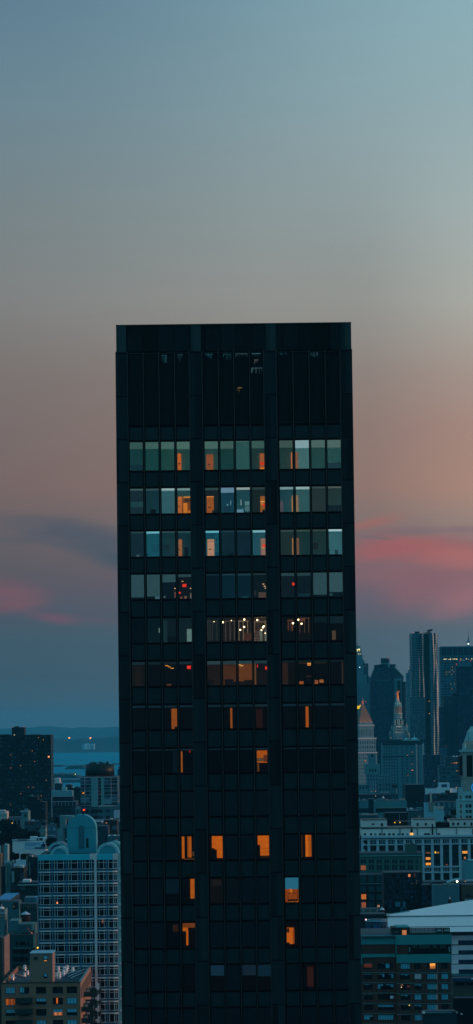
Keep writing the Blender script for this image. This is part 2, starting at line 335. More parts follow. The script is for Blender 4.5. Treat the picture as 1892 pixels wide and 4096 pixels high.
# crown
CXL,CXR=X(464.5,1350),X(1405,1350)
for i,(a,b_) in enumerate([(464.5,504),(762.5,803),(1063,1103),(1365,1405)]):
    box('crown_pier',m_cr,tw,X(a,1350),X(b_,1350),-.02,.3,ZC+.01,ZT)
m_cp=granite('crown_panel',(.028,.036,.038),30,5)
def crown_panel_mat():
    m=bpy.data.materials.new('crown_cladding'); m.use_nodes=True; q=NT(m.node_tree); b=q.n['Principled BSDF']
    tcn=q.new('ShaderNodeTexCoord'); s=q.new('ShaderNodeSeparateXYZ'); q.l.new(tcn.outputs['Object'],s.inputs[0])
    u=q.m('DIVIDE',q.m('SUBTRACT',s.outputs[0],X(510.5)),1.40); j=q.m('LESS_THAN',q.m('FRACT',u),.04)
    wn=q.new('ShaderNodeTexWhiteNoise',noise_dimensions='1D'); q.put(wn.inputs['W'],q.m('FLOOR',u))
    n=q.new('ShaderNodeTexNoise'); q.l.new(tcn.outputs['Object'],n.inputs['Vector']); n.inputs['Scale'].default_value=3; n.inputs['Detail'].default_value=8
    k=q.m('MULTIPLY',q.m('ADD',n.outputs['Fac'],.5),q.m('ADD',q.m('MULTIPLY',wn.outputs['Value'],.7),.6))
    q.l.new(q.mix(j,q.mix(1.0,(.014,.021,.022),k,'MULTIPLY'),(.002,.003,.004)),b.inputs['Base Color']); b.inputs['Roughness'].default_value=.6; b.inputs['Specular IOR Level'].default_value=.08
    return m
m_cc=crown_panel_mat()
for a,b_ in ((504,762.5),(803,1063),(1103,1365)): box('crown_panel',m_cc,tw,X(a,1350),X(b_,1350),.04,.3,ZC+.01,ZT-.01)
box('crown_wall',m_cr,tw,CXL,CXL+.3,.301,DEP-.5,ZC+.2,ZT); box('crown_wall',m_cr,tw,CXR-.3,CXR,.301,DEP-.5,ZC+.2,ZT); box('crown_wall',m_cr,tw,CXL+.3,CXR-.3,DEP-.8,DEP-.5,ZC+.2,ZT)
box('coping',m_fin,tw,CXL-.03,CXR+.03,-.05,.34,ZT,ZT+.07)
# louvre zone
ZL0,ZL1=Z(1697),Z(1408)
m_louv=mat('louvre_blade',(.065,.07,.075),.5,metal=.2,var=.3,scale=2); rnd=random.Random(11)
wins={}
colx=[(518.7,570.2),(581.6,633.2),(643.9,696),(707,759),(818.5,871),(881.4,933.4),(943.7,996.8),(1006,1059),(1117.4,1170),(1180.8,1235),(1245,1299.3),(1309.3,1362.6)]
for bi,(a,b_) in enumerate(bays):
    xa,xb=X(a),X(b_)
    # frame grid of this bay: verticals and horizontals, one welded frame
    fr=MB(); cols=colx[bi*4:bi*4+4]
    edges=[a]+[ (cols[i][1]+cols[i+1][0])/2 for i in range(3)]+[b_]
    xs=[(X(a),X(cols[0][0]))]+[(X(cols[i][1]),X(cols[i+1][0])) for i in range(3)]+[(X(cols[3][1]),X(b_))]
    for u0,u1 in xs: fr.box(u0,u1,-.03,.12,Z(4400),ZC-.02)
    for r_ in range(14): fr.box(xa+.01,xb-.01,-.022,.11,Z(rowy[r_]),Z(rowy[r_]-8)); fr.box(xa+.01,xb-.01,-.022,.11,Z(rowb[r_]+8),Z(rowb[r_]))
    fr.box(xa+.01,xb-.01,-.022,.11,Z(1413),Z(1404)); fr.box(xa+.01,xb-.01,-.022,.11,Z(1705),Z(1695))
    fr.build('window_frame',m_fr,tw)
    for e in [a+2]+edges[1:4]+[b_-2]:
        box('mullion',m_fin,tw,X(e)-.045,X(e)+.045,-.22,-.031,Z(4400),ZC-.03)
    box('ledge',m_fin,tw,xa+.02,xb-.02,-.06,-.023,Z(1410.5),Z(1408.5))
    # spandrels
    for r_ in range(14):
        zt=Z((1705 if r_==0 else rowb[r_-1]+8)); zb=Z(rowy[r_]-8)
        box('spandrel',m_sp,tw,xa,xb,.0,.10,zb,zt)
    box('spandrel',m_sp,tw,xa,xb,.0,.10,Z(4400),Z(4139))
    # louvres
    for (c0,c1) in cols:
        lv=MB(); x=X(c0)-.0
        while x<X(c1):
            lv.box(x,x+.045,.02,.09+rnd.uniform(0,.05),ZL0,Z(1413)); x+=.10
        lv.box(X(c0),X(c1),.14,.16,ZL0,ZL0+.1)
        lv.build('louvre',m_louv,tw)
    box('louvre_backing',m_in,tw,xa,xb,1.6,1.8,ZL0,ZC-.4)
    for k in range(14):
        box('floor_slab',m_in,tw,xa,xb,.16,4.6,Z(rowy[k]-6),Z((rowb[k-1]+5) if k else 1700))
    box('floor_slab',m_in,tw,xa,xb,.16,4.6,Z(4400),Z(rowb[13]+5))
# glowing strips stand in for sky through the louvres; the yellow one a lamp
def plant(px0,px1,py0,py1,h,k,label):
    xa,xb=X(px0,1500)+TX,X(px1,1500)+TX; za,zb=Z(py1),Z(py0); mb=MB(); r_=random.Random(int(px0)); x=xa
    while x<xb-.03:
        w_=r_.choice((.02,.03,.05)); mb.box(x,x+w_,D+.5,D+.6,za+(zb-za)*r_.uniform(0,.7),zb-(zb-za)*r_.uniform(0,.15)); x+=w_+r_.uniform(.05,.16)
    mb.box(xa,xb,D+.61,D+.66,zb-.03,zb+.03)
    tag(mb.build('louvre_glow_strip',glow(h,k,.6,6)),label,'lamp','glowing strips behind the louvres')
L=[(645,668,1415,1446,'1d4a52','dim glowing strips for sky behind the louvres, third panel of the left bay'),(712,732,1413,1440,'254c52','dim glowing strips for sky behind the louvres, fourth panel of the left bay'),
(820,852,1412,1440,'1c4a55','dim glowing strips for sky behind the louvres, first panel of the middle bay'),(893,925,1413,1438,'1a4048','dim glowing strips for sky behind the louvres, second panel of the middle bay'),
(944,990,1412,1430,'3a5058','long pale glowing strips for sky behind the louvres, third panel of the middle bay'),(1008,1045,1412,1428,'3a5f68','pale glowing strips for sky behind the louvres, fourth panel of the middle bay'),
(1019,1034,1437,1460,'5a5a58','small grey glowing strips for sky, lower behind the fourth louvre panel of the middle bay'),(1006,1050,1470,1492,'3f5c62','wide glowing strips for sky, lowest behind the fourth louvre panel of the middle bay'),
(949,967,1548,1570,'8a6a34','small yellow lamp glowing half way down the middle louvres'),(1120,1155,1406,1422,'1f4450','dim glowing strips for sky behind the louvres, first panel of the right bay'),(1245,1277,1406,1432,'2a4a55','dim glowing strips for sky behind the louvres, third panel of the right bay')]
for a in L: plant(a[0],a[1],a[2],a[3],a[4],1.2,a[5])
# ------------------------------------------------------------------ windows with rooms
gm=bpy.data.materials.new('window_glass'); gm.use_nodes=True; q=NT(gm.node_tree); q.n.clear(); o_=q.new('ShaderNodeOutputMaterial')
tr=q.new('ShaderNodeBsdfTransparent'); tr.inputs[0].default_value=(.93,.95,.95,1); gl=q.new('ShaderNodeBsdfGlossy'); gl.inputs['Roughness'].default_value=.05; gl.inputs[0].default_value=(.5,.55,.6,1)
mx=q.new('ShaderNodeMixShader'); mx.inputs[0].default_value=.018; q.l.new(tr.outputs[0],mx.inputs[1]); q.l.new(gl.outputs[0],mx.inputs[2]); q.l.new(mx.outputs[0],o_.inputs[0])
def W(r,c,wall='030a0e',strip=None,sf=.08,items=(),k=1.0,dark=False,full=False,depth=3.4):
    wins[(r,c)]=dict(wall=wall,strip=strip,sf=sf,items=items,full=full,depth=depth)
dr=lambda x0,y0,x1,y1,h,d=3.0,n='doorway': (n,x0,y0,x1,y1,h,d)
# row 1
W(1,1,'1b3a3a','36554f',.24,[dr(0,.8,1,1,'102a30',1,'cabinet')]); W(1,2,'1f423f','3f5f57',.24); W(1,3,'24463f','45655c',.25,[dr(.95,.42,1,1,'8c4a24')]); W(1,4,'25423f','4a6a60',.26,[dr(0,.42,.28,1,'b85a20'),dr(.08,.75,.2,.8,'10161a',2.9,'door_handle')])
W(1,5,'284441','46665d',.26,[dr(.09,.46,.62,1,'8d4b2a'),dr(.2,.8,.38,.84,'2a2630',2.9,'door_handle'),dr(.09,.5,.62,.52,'6a3a24',2.9,'door_rail')]); W(1,6,'1f3d38','3e5b52',.26); W(1,7,'395a56','3f605a',.04); W(1,8,'223a38','3a5852',.26,[dr(.62,.45,1,1,'96522a'),dr(.64,.78,.95,.84,'e8200c',2.9,'red_light'),dr(.64,.96,1,1,'e87818',2.9,'lamp')])
W(1,9,'263734','3f534d',.25,[dr(.91,.42,1,1,'b4683a')]); W(1,10,'527071','86a4aa',.27,[dr(0,.42,.25,1,'80543a')]); W(1,11,'2d4844','4d6560',.26); W(1,12,'33524e','4f6862',.27,[dr(0,.8,1,1,'1b343a',1,'cabinet')])
# row 2
W(2,1,'16282f','3d5654',.07,[dr(0,.52,1,.74,'1c3e42',1.2,'cabinet')]); W(2,2,'1c363d','30484a',.08,[dr(.3,.84,.75,1,'050c10',.8,'chair')]); W(2,3,'41686f','93aeb0',.09,[dr(.95,.33,1,1,'a8642e')])
W(2,4,'27484c','708c8c',.09,[dr(0,.34,.3,1,'b4622a'),dr(.3,.34,1,1,'6e3a16',3.1,'corridor'),dr(.4,.6,.72,1,'c8701e'),dr(.42,.34,1,.38,'d88a34',2.9,'lamp'),dr(0,.7,.15,.73,'141010',2.8,'door_handle'),dr(.78,.9,1,1,'c46a22',2.8,'desk'),dr(.5,.42,.9,.56,'3a2a20',2.85,'shelf')])
W(2,5,'141f22','2f4442',.09,[dr(.08,.35,.62,1,'96521f'),dr(.08,.34,.62,.37,'e89040',2.9,'lamp'),dr(.2,.76,.38,.8,'141414',2.9,'door_handle'),dr(.5,.9,1,1,'0a1418',1,'desk')]); W(2,6,'1c4250','64849a',.2,[dr(.72,.5,.75,.7,'8ab0b8',2,'lamp'),dr(.2,.7,.7,1,'14323e',1,'desk'),dr(.42,.66,.55,.72,'5a8a94',.9,'monitor')])
W(2,7,'284c52','94a29c',.09,[dr(.3,.48,.35,.72,'86a0a0',2,'lamp'),dr(.62,.56,.95,.72,'547a7c',2,'whiteboard'),dr(0,.88,.5,1,'5a8496',1,'desk'),dr(.62,.76,.95,.95,'46686c',1.5,'cabinet')]); W(2,8,'16211f','2c3a38',.09,[dr(.63,.36,1,1,'965626'),dr(.63,.56,1,.6,'f0a050',2.9,'lamp'),dr(.8,.68,1,.75,'f02814',2.9,'red_light'),dr(.65,.66,.85,.68,'f0a050',2.8,'lamp'),dr(.75,.9,1,1,'101010',2,'chair')])
W(2,9,'26474d','759698',.1,[dr(0,.55,.25,1,'4c4450',2,'coat_rack'),dr(.92,.36,1,1,'b0743e')]); W(2,10,'3c5e60','93aead',.1,[dr(0,.34,.22,1,'86684c')]); W(2,11,'232f2e','3a4644',.07); W(2,12,'2d3836','4c5852',.07,[dr(0,.76,1,1,'101c22',1,'cabinet')])
# row 3
W(3,1,'11262e','2a4044',.06,[dr(.4,.92,.65,1,'3a4a50',.8,'lamp')]); W(3,2,'215f6c','6ab0bc',.08,[dr(.35,.5,.98,.8,'144654',2.9,'picture'),dr(0,.86,.1,1,'123a46',1,'cabinet')]); W(3,3,'19363c','30484c',.06,[dr(0,.52,.5,.76,'142830',2.9,'picture'),dr(.95,.33,1,1,'9a6038')]); W(3,4,'143036','2c484c',.07,[dr(0,.33,.27,1,'925a38'),dr(0,.72,.14,.75,'101418',2.9,'door_handle'),dr(.48,.65,.78,1,'071418',1,'chair')])
W(3,5,'105060','62b0be',.08,[dr(.1,.34,.62,1,'b48468'),dr(.2,.72,.38,.76,'202a30',2.9,'door_handle'),dr(.1,.42,.62,.44,'7a5844',2.9,'door_rail'),dr(.7,.86,1,1,'0c3a50',1,'cabinet')]); W(3,6,'0d232c','1c3a42',.06,[dr(.5,.88,.9,1,'06141a',.9,'chair')]); W(3,7,'0d222c','1c3840',.06); W(3,8,'2a5a66','7cb2ba',.09,[dr(.62,.33,1,1,'8e6856'),dr(.75,.58,1,.66,'f03018',2.9,'red_light'),dr(.7,.7,.9,.72,'f0a858',2.8,'lamp')])
W(3,9,'1c2b2a','30423e',.08,[dr(.91,.33,1,1,'a0683c')]); W(3,10,'1d3130','33463e',.08,[dr(0,.33,.22,1,'72503a')]); W(3,11,'243230','34423e',.07,[dr(.08,.54,.45,.78,'141b1f',2.9,'picture')]); W(3,12,'446c72','a6c6cc',.08,[dr(0,.78,.08,1,'24424a',.7,'lamp'),dr(.45,.82,.7,1,'1c383e',.7,'chair')])
# row 4
W(4,1,'040e13','2b464d',.92,full=True); W(4,2,'050f14','2c474c',.89,[dr(.6,.9,.95,1,'3c5c68',1,'desk')],full=True); W(4,3,'06131b','2d484e',.32,[dr(.85,.56,.98,.6,'e8a070',3,'lamp'),dr(.05,.88,.2,.96,'3c5058',1,'desk'),dr(.86,.72,.95,.96,'6a4038',2.9,'doorway')],full=True); W(4,4,'0b1118','2a4046',.11,[dr(.2,.28,.36,.3,'f0b080',3,'lamp'),dr(.85,.57,1,.6,'f0b888',3,'lamp'),dr(.1,.92,.25,1,'7a4a3c',2.5,'desk'),dr(.4,.9,.6,1,'6a4a3c',2.5,'desk'),dr(.88,.78,1,1,'7c6a5a',2.5,'doorway')],full=True)
W(4,5,'04121a','10242c',.07); W(4,6,'06202a','1c363e',.07); W(4,7,'061d27','1c3840',.08,[dr(.3,.92,.8,1,'12343e',1,'desk')]); W(4,8,'0a1418','223438',.06,[dr(.7,.43,.85,.46,'e8b080',3,'lamp'),dr(.8,.52,.95,.55,'f0b888',2.9,'lamp'),dr(.88,.6,1,.63,'f0b888',2.8,'lamp'),dr(.4,.78,1,1,'4a3a32',2.5,'desk'),dr(.1,.7,.2,.9,'2c2c2c',2.4,'cabinet')])
W(4,9,'0d171c','283e42',.12,full=True); W(4,10,'0b161c','263c40',.12,[dr(.1,.86,.95,.95,'102c34',1,'desk')],full=True); W(4,11,'06141a','2d474c',.9,full=True); W(4,12,'06141a','324e54',.8,[dr(0,.86,.25,.95,'24444c',1,'desk')],full=True)
# row 5, bare construction floor
W(5,1,'010406'); W(5,2,'051318',items=[dr(.84,.4,.9,.6,'6a8480',2,'work_board')]); W(5,3,'0b181b',items=[dr(0,.1,.3,1,'14292c',1.5,'wall_board'),dr(.3,.75,1,1,'04090c',1.2,'rubble_heap')]); W(5,4,'0d1c1e',items=[dr(.6,.46,1,.98,'5c7672',1,'wall_board')])
W(5,5,'10181a',depth=4); W(5,6,'1a1614',depth=4); W(5,7,'201814',items=[dr(.45,.65,1,.95,'43281c',2.5,'wall_board')],depth=4); W(5,8,'352820',items=[dr(.4,.55,.65,1,'5c6258',2.5,'wall_board'),dr(.82,.55,1,1,'5c6258',2.6,'wall_board'),dr(.05,.6,.4,1,'46382f',2.7,'wall_board')],depth=4)
W(5,9,'050607',items=[dr(.5,.1,1,.5,'241410',3,'wall_board')],depth=4); W(5,10,'0a0908',items=[dr(0,.08,.6,.2,'583420',3,'duct')],depth=4); W(5,11,'030405','081418',.25); W(5,12,'040404','0c1c22',.3,[dr(.2,.6,.48,.98,'4a3a2e',2,'doorway')])
# row 6
W(6,1,'100e0d','14242a',.12,[dr(.15,.2,.6,1,'1a1410',3,'cabinet')]); W(6,2,'050505','101c20',.12); W(6,3,'040405','10181c',.12,[dr(.08,.15,.32,.18,'f09a40',3,'lamp'),dr(.3,.2,.5,.23,'f09a40',2.8,'lamp'),dr(.5,.26,.75,.29,'f09a40',2.6,'lamp'),dr(.2,.92,.55,1,'4a2c1c',2,'desk')]); W(6,4,'040507','14242a',.12)
W(6,5,'1c120c','2a3c40',.14,[dr(0,.78,.4,1,'0a0908',1,'desk')]); W(6,6,'4c2c15','24363a',.14,[dr(0,.14,1,.2,'3a2214',3,'beam'),dr(.1,.76,.78,1,'0c0a0a',1,'desk'),dr(.7,.86,1,1,'140e0a',1.2,'chair')]); W(6,7,'6e401c','283c40',.13,[dr(.0,.15,.15,.18,'f8b050',2.9,'lamp'),dr(.1,.19,.35,.22,'f8b050',2.7,'lamp'),dr(0,.85,.45,1,'140c0a',1,'chair'),dr(.4,.8,1,1,'120c0a',1,'desk')]); W(6,8,'140e0e','20343a',.12,[dr(0,.1,.14,1,'5e3a20',2,'partition')])
W(6,9,'0c0806','0c1418',.1,[dr(0,.1,.45,1,'2a1a12',2.5,'partition')]); W(6,10,'040404','0c1418',.1,[dr(0,.1,1,.16,'281a10',3,'beam'),dr(.72,.12,.98,.17,'f09a40',2.9,'lamp'),dr(.72,.19,.98,.23,'f09a40',2.7,'lamp'),dr(.1,.88,.4,1,'9a4e22',2,'desk'),dr(.6,.66,.98,.7,'3e2412',2,'desk')]); W(6,11,'040404','0c1418',.1,[dr(0,.1,1,.15,'24180e',3,'beam'),dr(.05,.84,.3,1,'8a4c28',2,'chair'),dr(.4,.82,.7,.95,'9a5a30',2,'chair')]); W(6,12,'050404','0c1418',.1,[dr(.88,.1,1,1,'30221a',2,'partition')])
# row 7
for c in range(1,13): W(7,c,'030406','0f222a',.09)
W(7,3,'030405','0f222a',.09,[dr(.52,.14,.97,1,'8c4612'),dr(.75,.9,1,1,'180c06',2.8,'chair')]); W(7,6,'030405','0f222a',.09,[dr(.5,.14,.66,1,'8a4614')]); W(7,8,'050403','14262c',.1,[dr(.1,.2,.6,1,'200e0a')]); W(7,10,'040404','0f1c22',.09,[dr(.55,.12,.76,1,'a44e10')])
# row 8
for c in range(1,13): W(8,c,'020305','0c1c24',.06)
W(8,3,'020406','0c1c24',.06,[dr(.6,.1,1,1,'071218',2,'cabinet')]); W(8,4,'020305','12262e',.06,[dr(0,.1,.13,1,'8c4a14'),dr(.7,.04,.74,.16,'d01c18',1,'red_light')]); W(8,8,'020305','0e2430',.06,[dr(.12,.1,.9,.62,'a44e12'),dr(.12,.42,.62,.55,'52402e',2.8,'shelf'),dr(.62,.3,.9,.58,'5c2c16',2.7,'cabinet'),dr(.14,.6,.28,1,'5a3214',2.6,'chair')])
# rows 10-13
W(10,4,'040303',items=[dr(0,0,.2,1,'b0560f'),dr(.44,0,.74,.9,'a8520f'),dr(.5,.0,.56,.88,'7a3a0a',2.9,'door_rail'),dr(.8,.65,1,.85,'4a3020',2.8,'shelf'),dr(.2,.97,1,1,'8a5020',1,'desk')]); W(10,5,'040303',items=[dr(.17,0,1,1,'bc580e'),dr(.17,.52,.38,1,'040405',2.5,'cabinet'),dr(.38,.58,.55,1,'050505',2.4,'chair')]); W(10,8,'040303',items=[dr(.1,0,.95,.86,'bc580e'),dr(0,.4,.28,1,'060404',2.5,'cabinet'),dr(.3,.54,.95,.56,'7a3808',2.9,'door_rail'),dr(.3,.7,.95,.72,'7a3808',2.9,'door_rail'),dr(.35,.88,.9,1,'2c180a',2.6,'chair')]); W(10,10,'030304',items=[dr(.12,0,.18,1,'4a2408'),dr(.4,0,.62,.93,'c8620f'),dr(.62,0,.84,.93,'a04c0c')])
W(11,3,'020405','04121b',.6); W(11,4,'020305',items=[dr(.62,0,1,.8,'a8520f')],depth=3.4); W(11,5,'0b0907',items=[dr(.15,.05,.85,.3,'1a1613',3,'cabinet')]); W(11,6,'040a0d'); W(11,9,'a04c0e','26647c',.47,[dr(.4,.45,.55,.6,'c86a14',3.3,'lamp'),dr(.2,.62,.98,.64,'180a06',2,'desk'),dr(.2,.6,.24,.95,'180a06',1.9,'desk_leg'),dr(.2,.88,.98,.95,'0c0806',1.8,'desk'),dr(.94,.45,.97,.95,'180a06',1.9,'desk_leg')])
W(12,3,'020304',items=[dr(.45,.08,.85,.36,'2a1608',3,'cabinet')]); W(12,4,'040303',items=[dr(0,.02,.95,.2,'6e3610'),dr(0,.2,.4,.34,'b4560f',2.9),dr(.26,.3,.42,1,'b4560f',2.9)]); W(12,9,'030303',items=[dr(.1,.25,.6,1,'bc580e'),dr(.1,.27,.3,.45,'3a1c0a',2.9,'picture'),dr(.55,.25,.68,.9,'8a400c',2.9),dr(.0,.85,.3,1,'050404',2,'plant_pot')])
W(13,5,'040506','10283a',.42); W(13,7,'040303','121f2c',.42); W(13,8,'040303','0a202c',.46); W(13,10,'040303',items=[dr(.4,.1,.85,1,'2c140c')]); W(13,4,'030304')
rl=random.Random(9)
def room(wn,x0,x1,z0,z1,wall,depth):
    # open-fronted room shell: back, sides, ceiling, floor
    e=.02; mb=MB(); d0=.20; d1=depth
    v=[(x0-.1,d0,z0),(x1+.1,d0,z0),(x1+.1,d0,z1+.0),(x0-.1,d0,z1),(x0-.1,d1,z0),(x1+.1,d1,z0),(x1+.1,d1,z1),(x0-.1,d1,z1)]
    mb.v=v; mb.f=[(4,5,6,7),(0,1,5,4),(3,7,6,2),(0,4,7,3),(1,2,6,5)]
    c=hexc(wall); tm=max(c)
    if tm<.03: return mb.build('room',glow(wall,1.0,.3,1.3),wn)  # dim room: its light is all in the wall's glow
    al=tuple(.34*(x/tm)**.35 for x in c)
    o=mb.build('room',mat('room_wall',al,.9,var=.12,scale=1.5,emit=tuple(x*.42 for x in c),es=1.0),wn)  # part of the room light is put into the walls as glow
    l=bpy.data.lights.new('indoor_light','POINT'); l.color=tuple((x/tm)**.6 for x in c); l.energy=48*tm*rl.uniform(.8,1.15); l.shadow_soft_size=0; lo=bpy.data.objects.new('indoor_light',l); col.objects.link(lo); lo.parent=wn  # unseen point light hung mid-room, added for falloff on the walls
    lo.location=((x0+x1)/2+rl.uniform(-.35,.35),1.5,(z0+z1)/2+rl.uniform(-.1,.5)); return o
rest=MB(); restroom=MB()
for r_ in range(1,15):
    for c in range(1,13):
        x0,x1=X(colx[c-1][0]),X(colx[c-1][1]); z1,z0=Z(rowy[r_-1]),Z(rowb[r_-1])
        if (r_,c) not in wins:
            rest.box(x0,x1,.06,.08,z0,z1)
            restroom.box(x0-.05,x1+.05,2.2,2.3,z0,z1); continue
        s=wins[(r_,c)]
        wn=box('window',gm,tw,x0,x1,.06,.08,z0,z1)
        rm=room(wn,x0,x1,z0+.005,z1-.005,s['wall'],s['depth'])
        W_=x1-x0; H=z1-z0
        if s['strip']:
            box('blind',glow(s['strip'],1.0,.15,4),wn,x0-.03,x1+.03,.17,.19,z1-H*s['sf'],z1-.003)  # blind glows: room light put into its colour
        for (nm,a,t0,b2,t1,h,dd) in s['items']:
            dd=min(dd,s['depth']-.15); kx=1+dd/290.0
            # the sight line climbs (or dips) towards the window: keep the thing inside the room
            lift=dd*((z0+z1)/2-140)/290.0
            za=z1-H*t1+lift; zb=z1-H*t0+lift
            za=max(za,z0+.012); zb=min(zb,z1-.012)
            if zb-za<.03: zb=za+.03
            box(nm,glow(h,1.0,.32,3.5),wn,x0+W_*a,x0+W_*b2,dd,dd+.08,za,zb)  # doorways and furniture glow too, room light put into their colour
o=rest.build('window',mat('unlit_glass',(.006,.010,.013),.12,var=.3,spec=.5),tw); o['kind']='stuff'
o=restroom.build('unlit_room',m_in,tw); o['kind']='stuff'
# hand-held scale things inside: exit signs, bulbs, ladder, metal studs
TY=D
LET={'E':['111','100','110','100','111'],'X':['101','101','010','101','101'],'I':['1','1','1','1','1'],'T':['111','010','010','010','010']}
def exitsign(px,py,wpx,hpx,label,dd=1.0):
    x,z=P(px,py,D+dd); w_=wpx*D/F_PX/2; h_=hpx*D/F_PX/2
    r0=empty('exit_sign',(x,D+dd,z),label,'exit sign','red exit signs glowing in the office tower')
    box('sign_box',glow('c00a0a',1.0),r0,-w_,w_,0,.06,-h_,h_)
    lt=MB(); cw=2*w_/14; cx=-w_+cw*.8; chh=2*h_/7
    for ch in 'EXIT':
        g=LET[ch]
        for j,row in enumerate(g):
            for i,b1 in enumerate(row):
                if b1=='1': lt.box(cx+i*cw,cx+(i+1)*cw,-.02,-.002,h_-chh*(j+2),h_-chh*(j+1))
        cx+=(len(g[0])+.6)*cw
    lt.build('lettering',glow('ff4a30',1.2),r0)
exitsign(738,2342,16,13,'red exit sign under the blind, fourth window of the fourth lit row')
exitsign(719,2371,7,8,'tiny round-looking red sign low in the fourth window of the fourth lit row')
exitsign(1174,2336,10,12,'red exit sign beside the mullion in the right bay, fourth lit row')
exitsign(756,2669,16,14,'bright red exit sign in the left bay, sixth lit row')
exitsign(1066,2672,10,13,'red exit sign at the right end of the middle bay, sixth lit row')
exitsign(1030,2664,3,11,'thin red sign seen edge-on in the middle bay, sixth lit row')
def bulb(px,py,r,label,k=5,dd=1.4,h='ffd9a0'):
    x,z=P(px,py,D+dd); r0=empty('work_lamp',(x,D+dd,z),label,'lamp','bare work bulbs on the unfinished floor')
    MB().ball(0,0,0,.82*r*D/F_PX,12,8).build('bulb',glow(h,k),r0)
    MB().bar((0,0,r*D/F_PX),(0,0,r*D/F_PX+.28),.012).build('cord',m_dark,r0)
for a in [(891.5,2489,4.2,'bare bulb beside the second mullion of the middle bay, unfinished floor'),(977,2478,4.2,'bare bulb highest in the third window of the middle bay'),(976.5,2508,4.2,'bare bulb in the middle of the third window of the middle bay'),(961,2519.5,4.2,'bare bulb lowest in the third window of the middle bay'),
 (1029,2480,4.2,'bare bulb highest in the fourth window of the middle bay'),(1055.5,2505,4.2,'upper one of the two touching bulbs in the fourth window of the middle bay'),(1052,2509.5,4.2,'lower one of the two touching bulbs in the fourth window of the middle bay'),(1046,2520,3.6,'bare bulb left under the touching pair, middle bay'),(1061,2533,2.6,'small dim bulb lowest in the fourth window of the middle bay'),
 (1172,2493,4.4,'bare bulb left of the first mullion in the right bay'),(1193,2479,4.4,'bare bulb highest in the right bay of the unfinished floor'),(1206,2495,4.4,'bare bulb lowest in the second window of the right bay'),(925.5,2482,2,'tiny bulb at the top of the second window of the middle bay'),(856,2487,1.8,'tiny bulb at the top of the first window of the middle bay')]: bulb(*a)
def studs(pxs,py0,py1,h,label,dd=2.6,hpy=None):
    a=MB(); 
    for p_ in pxs:
        x,z0=P(p_,py1,D+dd); _,z1=P(p_,py0,D+dd); a.box(x-.022,x+.022,D+dd,D+dd+.06,z0,z1)
    x0,z1=P(min(pxs)-3,py0,D+dd); x1,_=P(max(pxs)+3,py0,D+dd); a.box(x0,x1,D+dd-.01,D+dd+.07,z1,z1+.06)
    o=a.build('stud_wall',glow(h,1.0,.5,3)); tag(o,label,'partition','bare stud partitions on the unfinished floor')  # studs glow: the bulbs' light is put into their colour
studs([832,841,850,868],2486,2562,'3a3630','faint bare metal studs in the first window of the middle bay'); studs([903,921,938],2486,2562,'5c4c40','bare metal studs in the second window of the middle bay')
studs([956,973.5,991],2486,2562,'8c7460','brightly lit bare metal studs in the third window of the middle bay'); studs([1019,1062],2489,2563,'80664e','bare metal studs in the fourth window of the middle bay')
studs([1153,1165,1170],2482,2524,'6a442c','short bare metal studs in the first window of the right bay'); studs([1200,1218,1235],2474,2530,'5a3a28','short bare metal studs in the second window of the right bay')
x,z=P(1028,2566,D+1.8); ld=empty('step_ladder',(x,D+1.8,z),'dark step ladder standing in the brightest window of the unfinished floor','ladder')
lm=glow('2a1c18',1.0)  # ladder given a dim glow for the bulb light on it
for sx in (-1,1): MB().bar((sx*.30,-.1,0),(sx*.06,0,1.35),.02).build('rail',lm,ld); MB().bar((sx*.30,.35,0),(sx*.06,.02,1.35),.02).build('rear_rail',lm,ld)
for k in range(5): MB().bar((-.27+k*.045,-.09+k*.02,.2+k*.25),(.27-k*.045,-.09+k*.02,.2+k*.25),.015).build('step',lm,ld)
# ================================================================== LEFT SIDE
# domed tower with white grid of window bars
DG=900.0; FHG=46.6/F_PX*DG
g=BL('white-gridded glass residential tower with vaulted rooftop, directly left of the dark tower',152,486,3418,DG,46,yref=3700,name='residential_tower',cat='tower')
gx=lambda px: g.x(px,3450); gz=lambda py: g.z(py,300)
m_grid=mat('white_bars',(.46,.56,.58),.6,var=.1,scale=.3); m_gridw=mat('white_pier',(.56,.54,.53),.7,var=.15,scale=.2); m_par=mat('parapet_panel',(.03,.46,.54),.7,var=.12,scale=.15)
m_rail=mat('rail_glass',(.05,.15,.24),.25,var=.2,scale=.4); m_col=mat('blue_column',(.08,.22,.34),.6,var=.1)
box('body',m_in,g.root,gx(154),gx(484),1.9,45.9,0,gz(3440)); box('side_wall',m_gridw,g.root,gx(484),gx(486),.6,46,0,gz(3418)); box('side_wall',m_gridw,g.root,gx(152),gx(154),.6,46,0,gz(3418))
box('parapet',m_par,g.root,gx(152),gx(377),-.5,1,gz(3440),gz(3418)); box('parapet',m_par,g.root,gx(387),gx(452),-.5,1,gz(3440),gz(3418)); box('parapet',m_gridw,g.root,gx(452.2),gx(469),-.6,1,gz(3440),gz(3417))
box('parapet',m_gridw,g.root,gx(359.5),gx(386.8),-.7,1.2,gz(3439),gz(3416.5)); box('roof',m_roof,g.root,gx(154),gx(484),1.2,45.8,gz(3440),gz(3421))
box('pier',m_gridw,g.root,gx(376.8),gx(386.6),-1.0,1.8,0,gz(3439.2)); box('pier',mat('edge_pier',(.30,.38,.38),.8,var=.35,scale=.8),g.root,gx(469),gx(484),-.2,1.8,0,gz(3418))
thick=[153,209,265,321]; NF=16
def bars(t0,offs,x1):
    for o_ in offs:
        if t0+o_<x1: box('window_bar',m_grid,g.root,gx(t0+o_)-.065,gx(t0+o_)+.065,-.62,-.45,0,gz(3441))
for t_ in thick:
    box('column',m_col,g.root,gx(t_-2.2),gx(t_+2.2),-.75,.1,0,gz(3440.5)); bars(t_,[9.5,20,46,38] if t_==321 else [9.5,20,46],377)
box('column',m_col,g.root,gx(422.6),gx(427.4),-.75,.1,0,gz(3440.5))
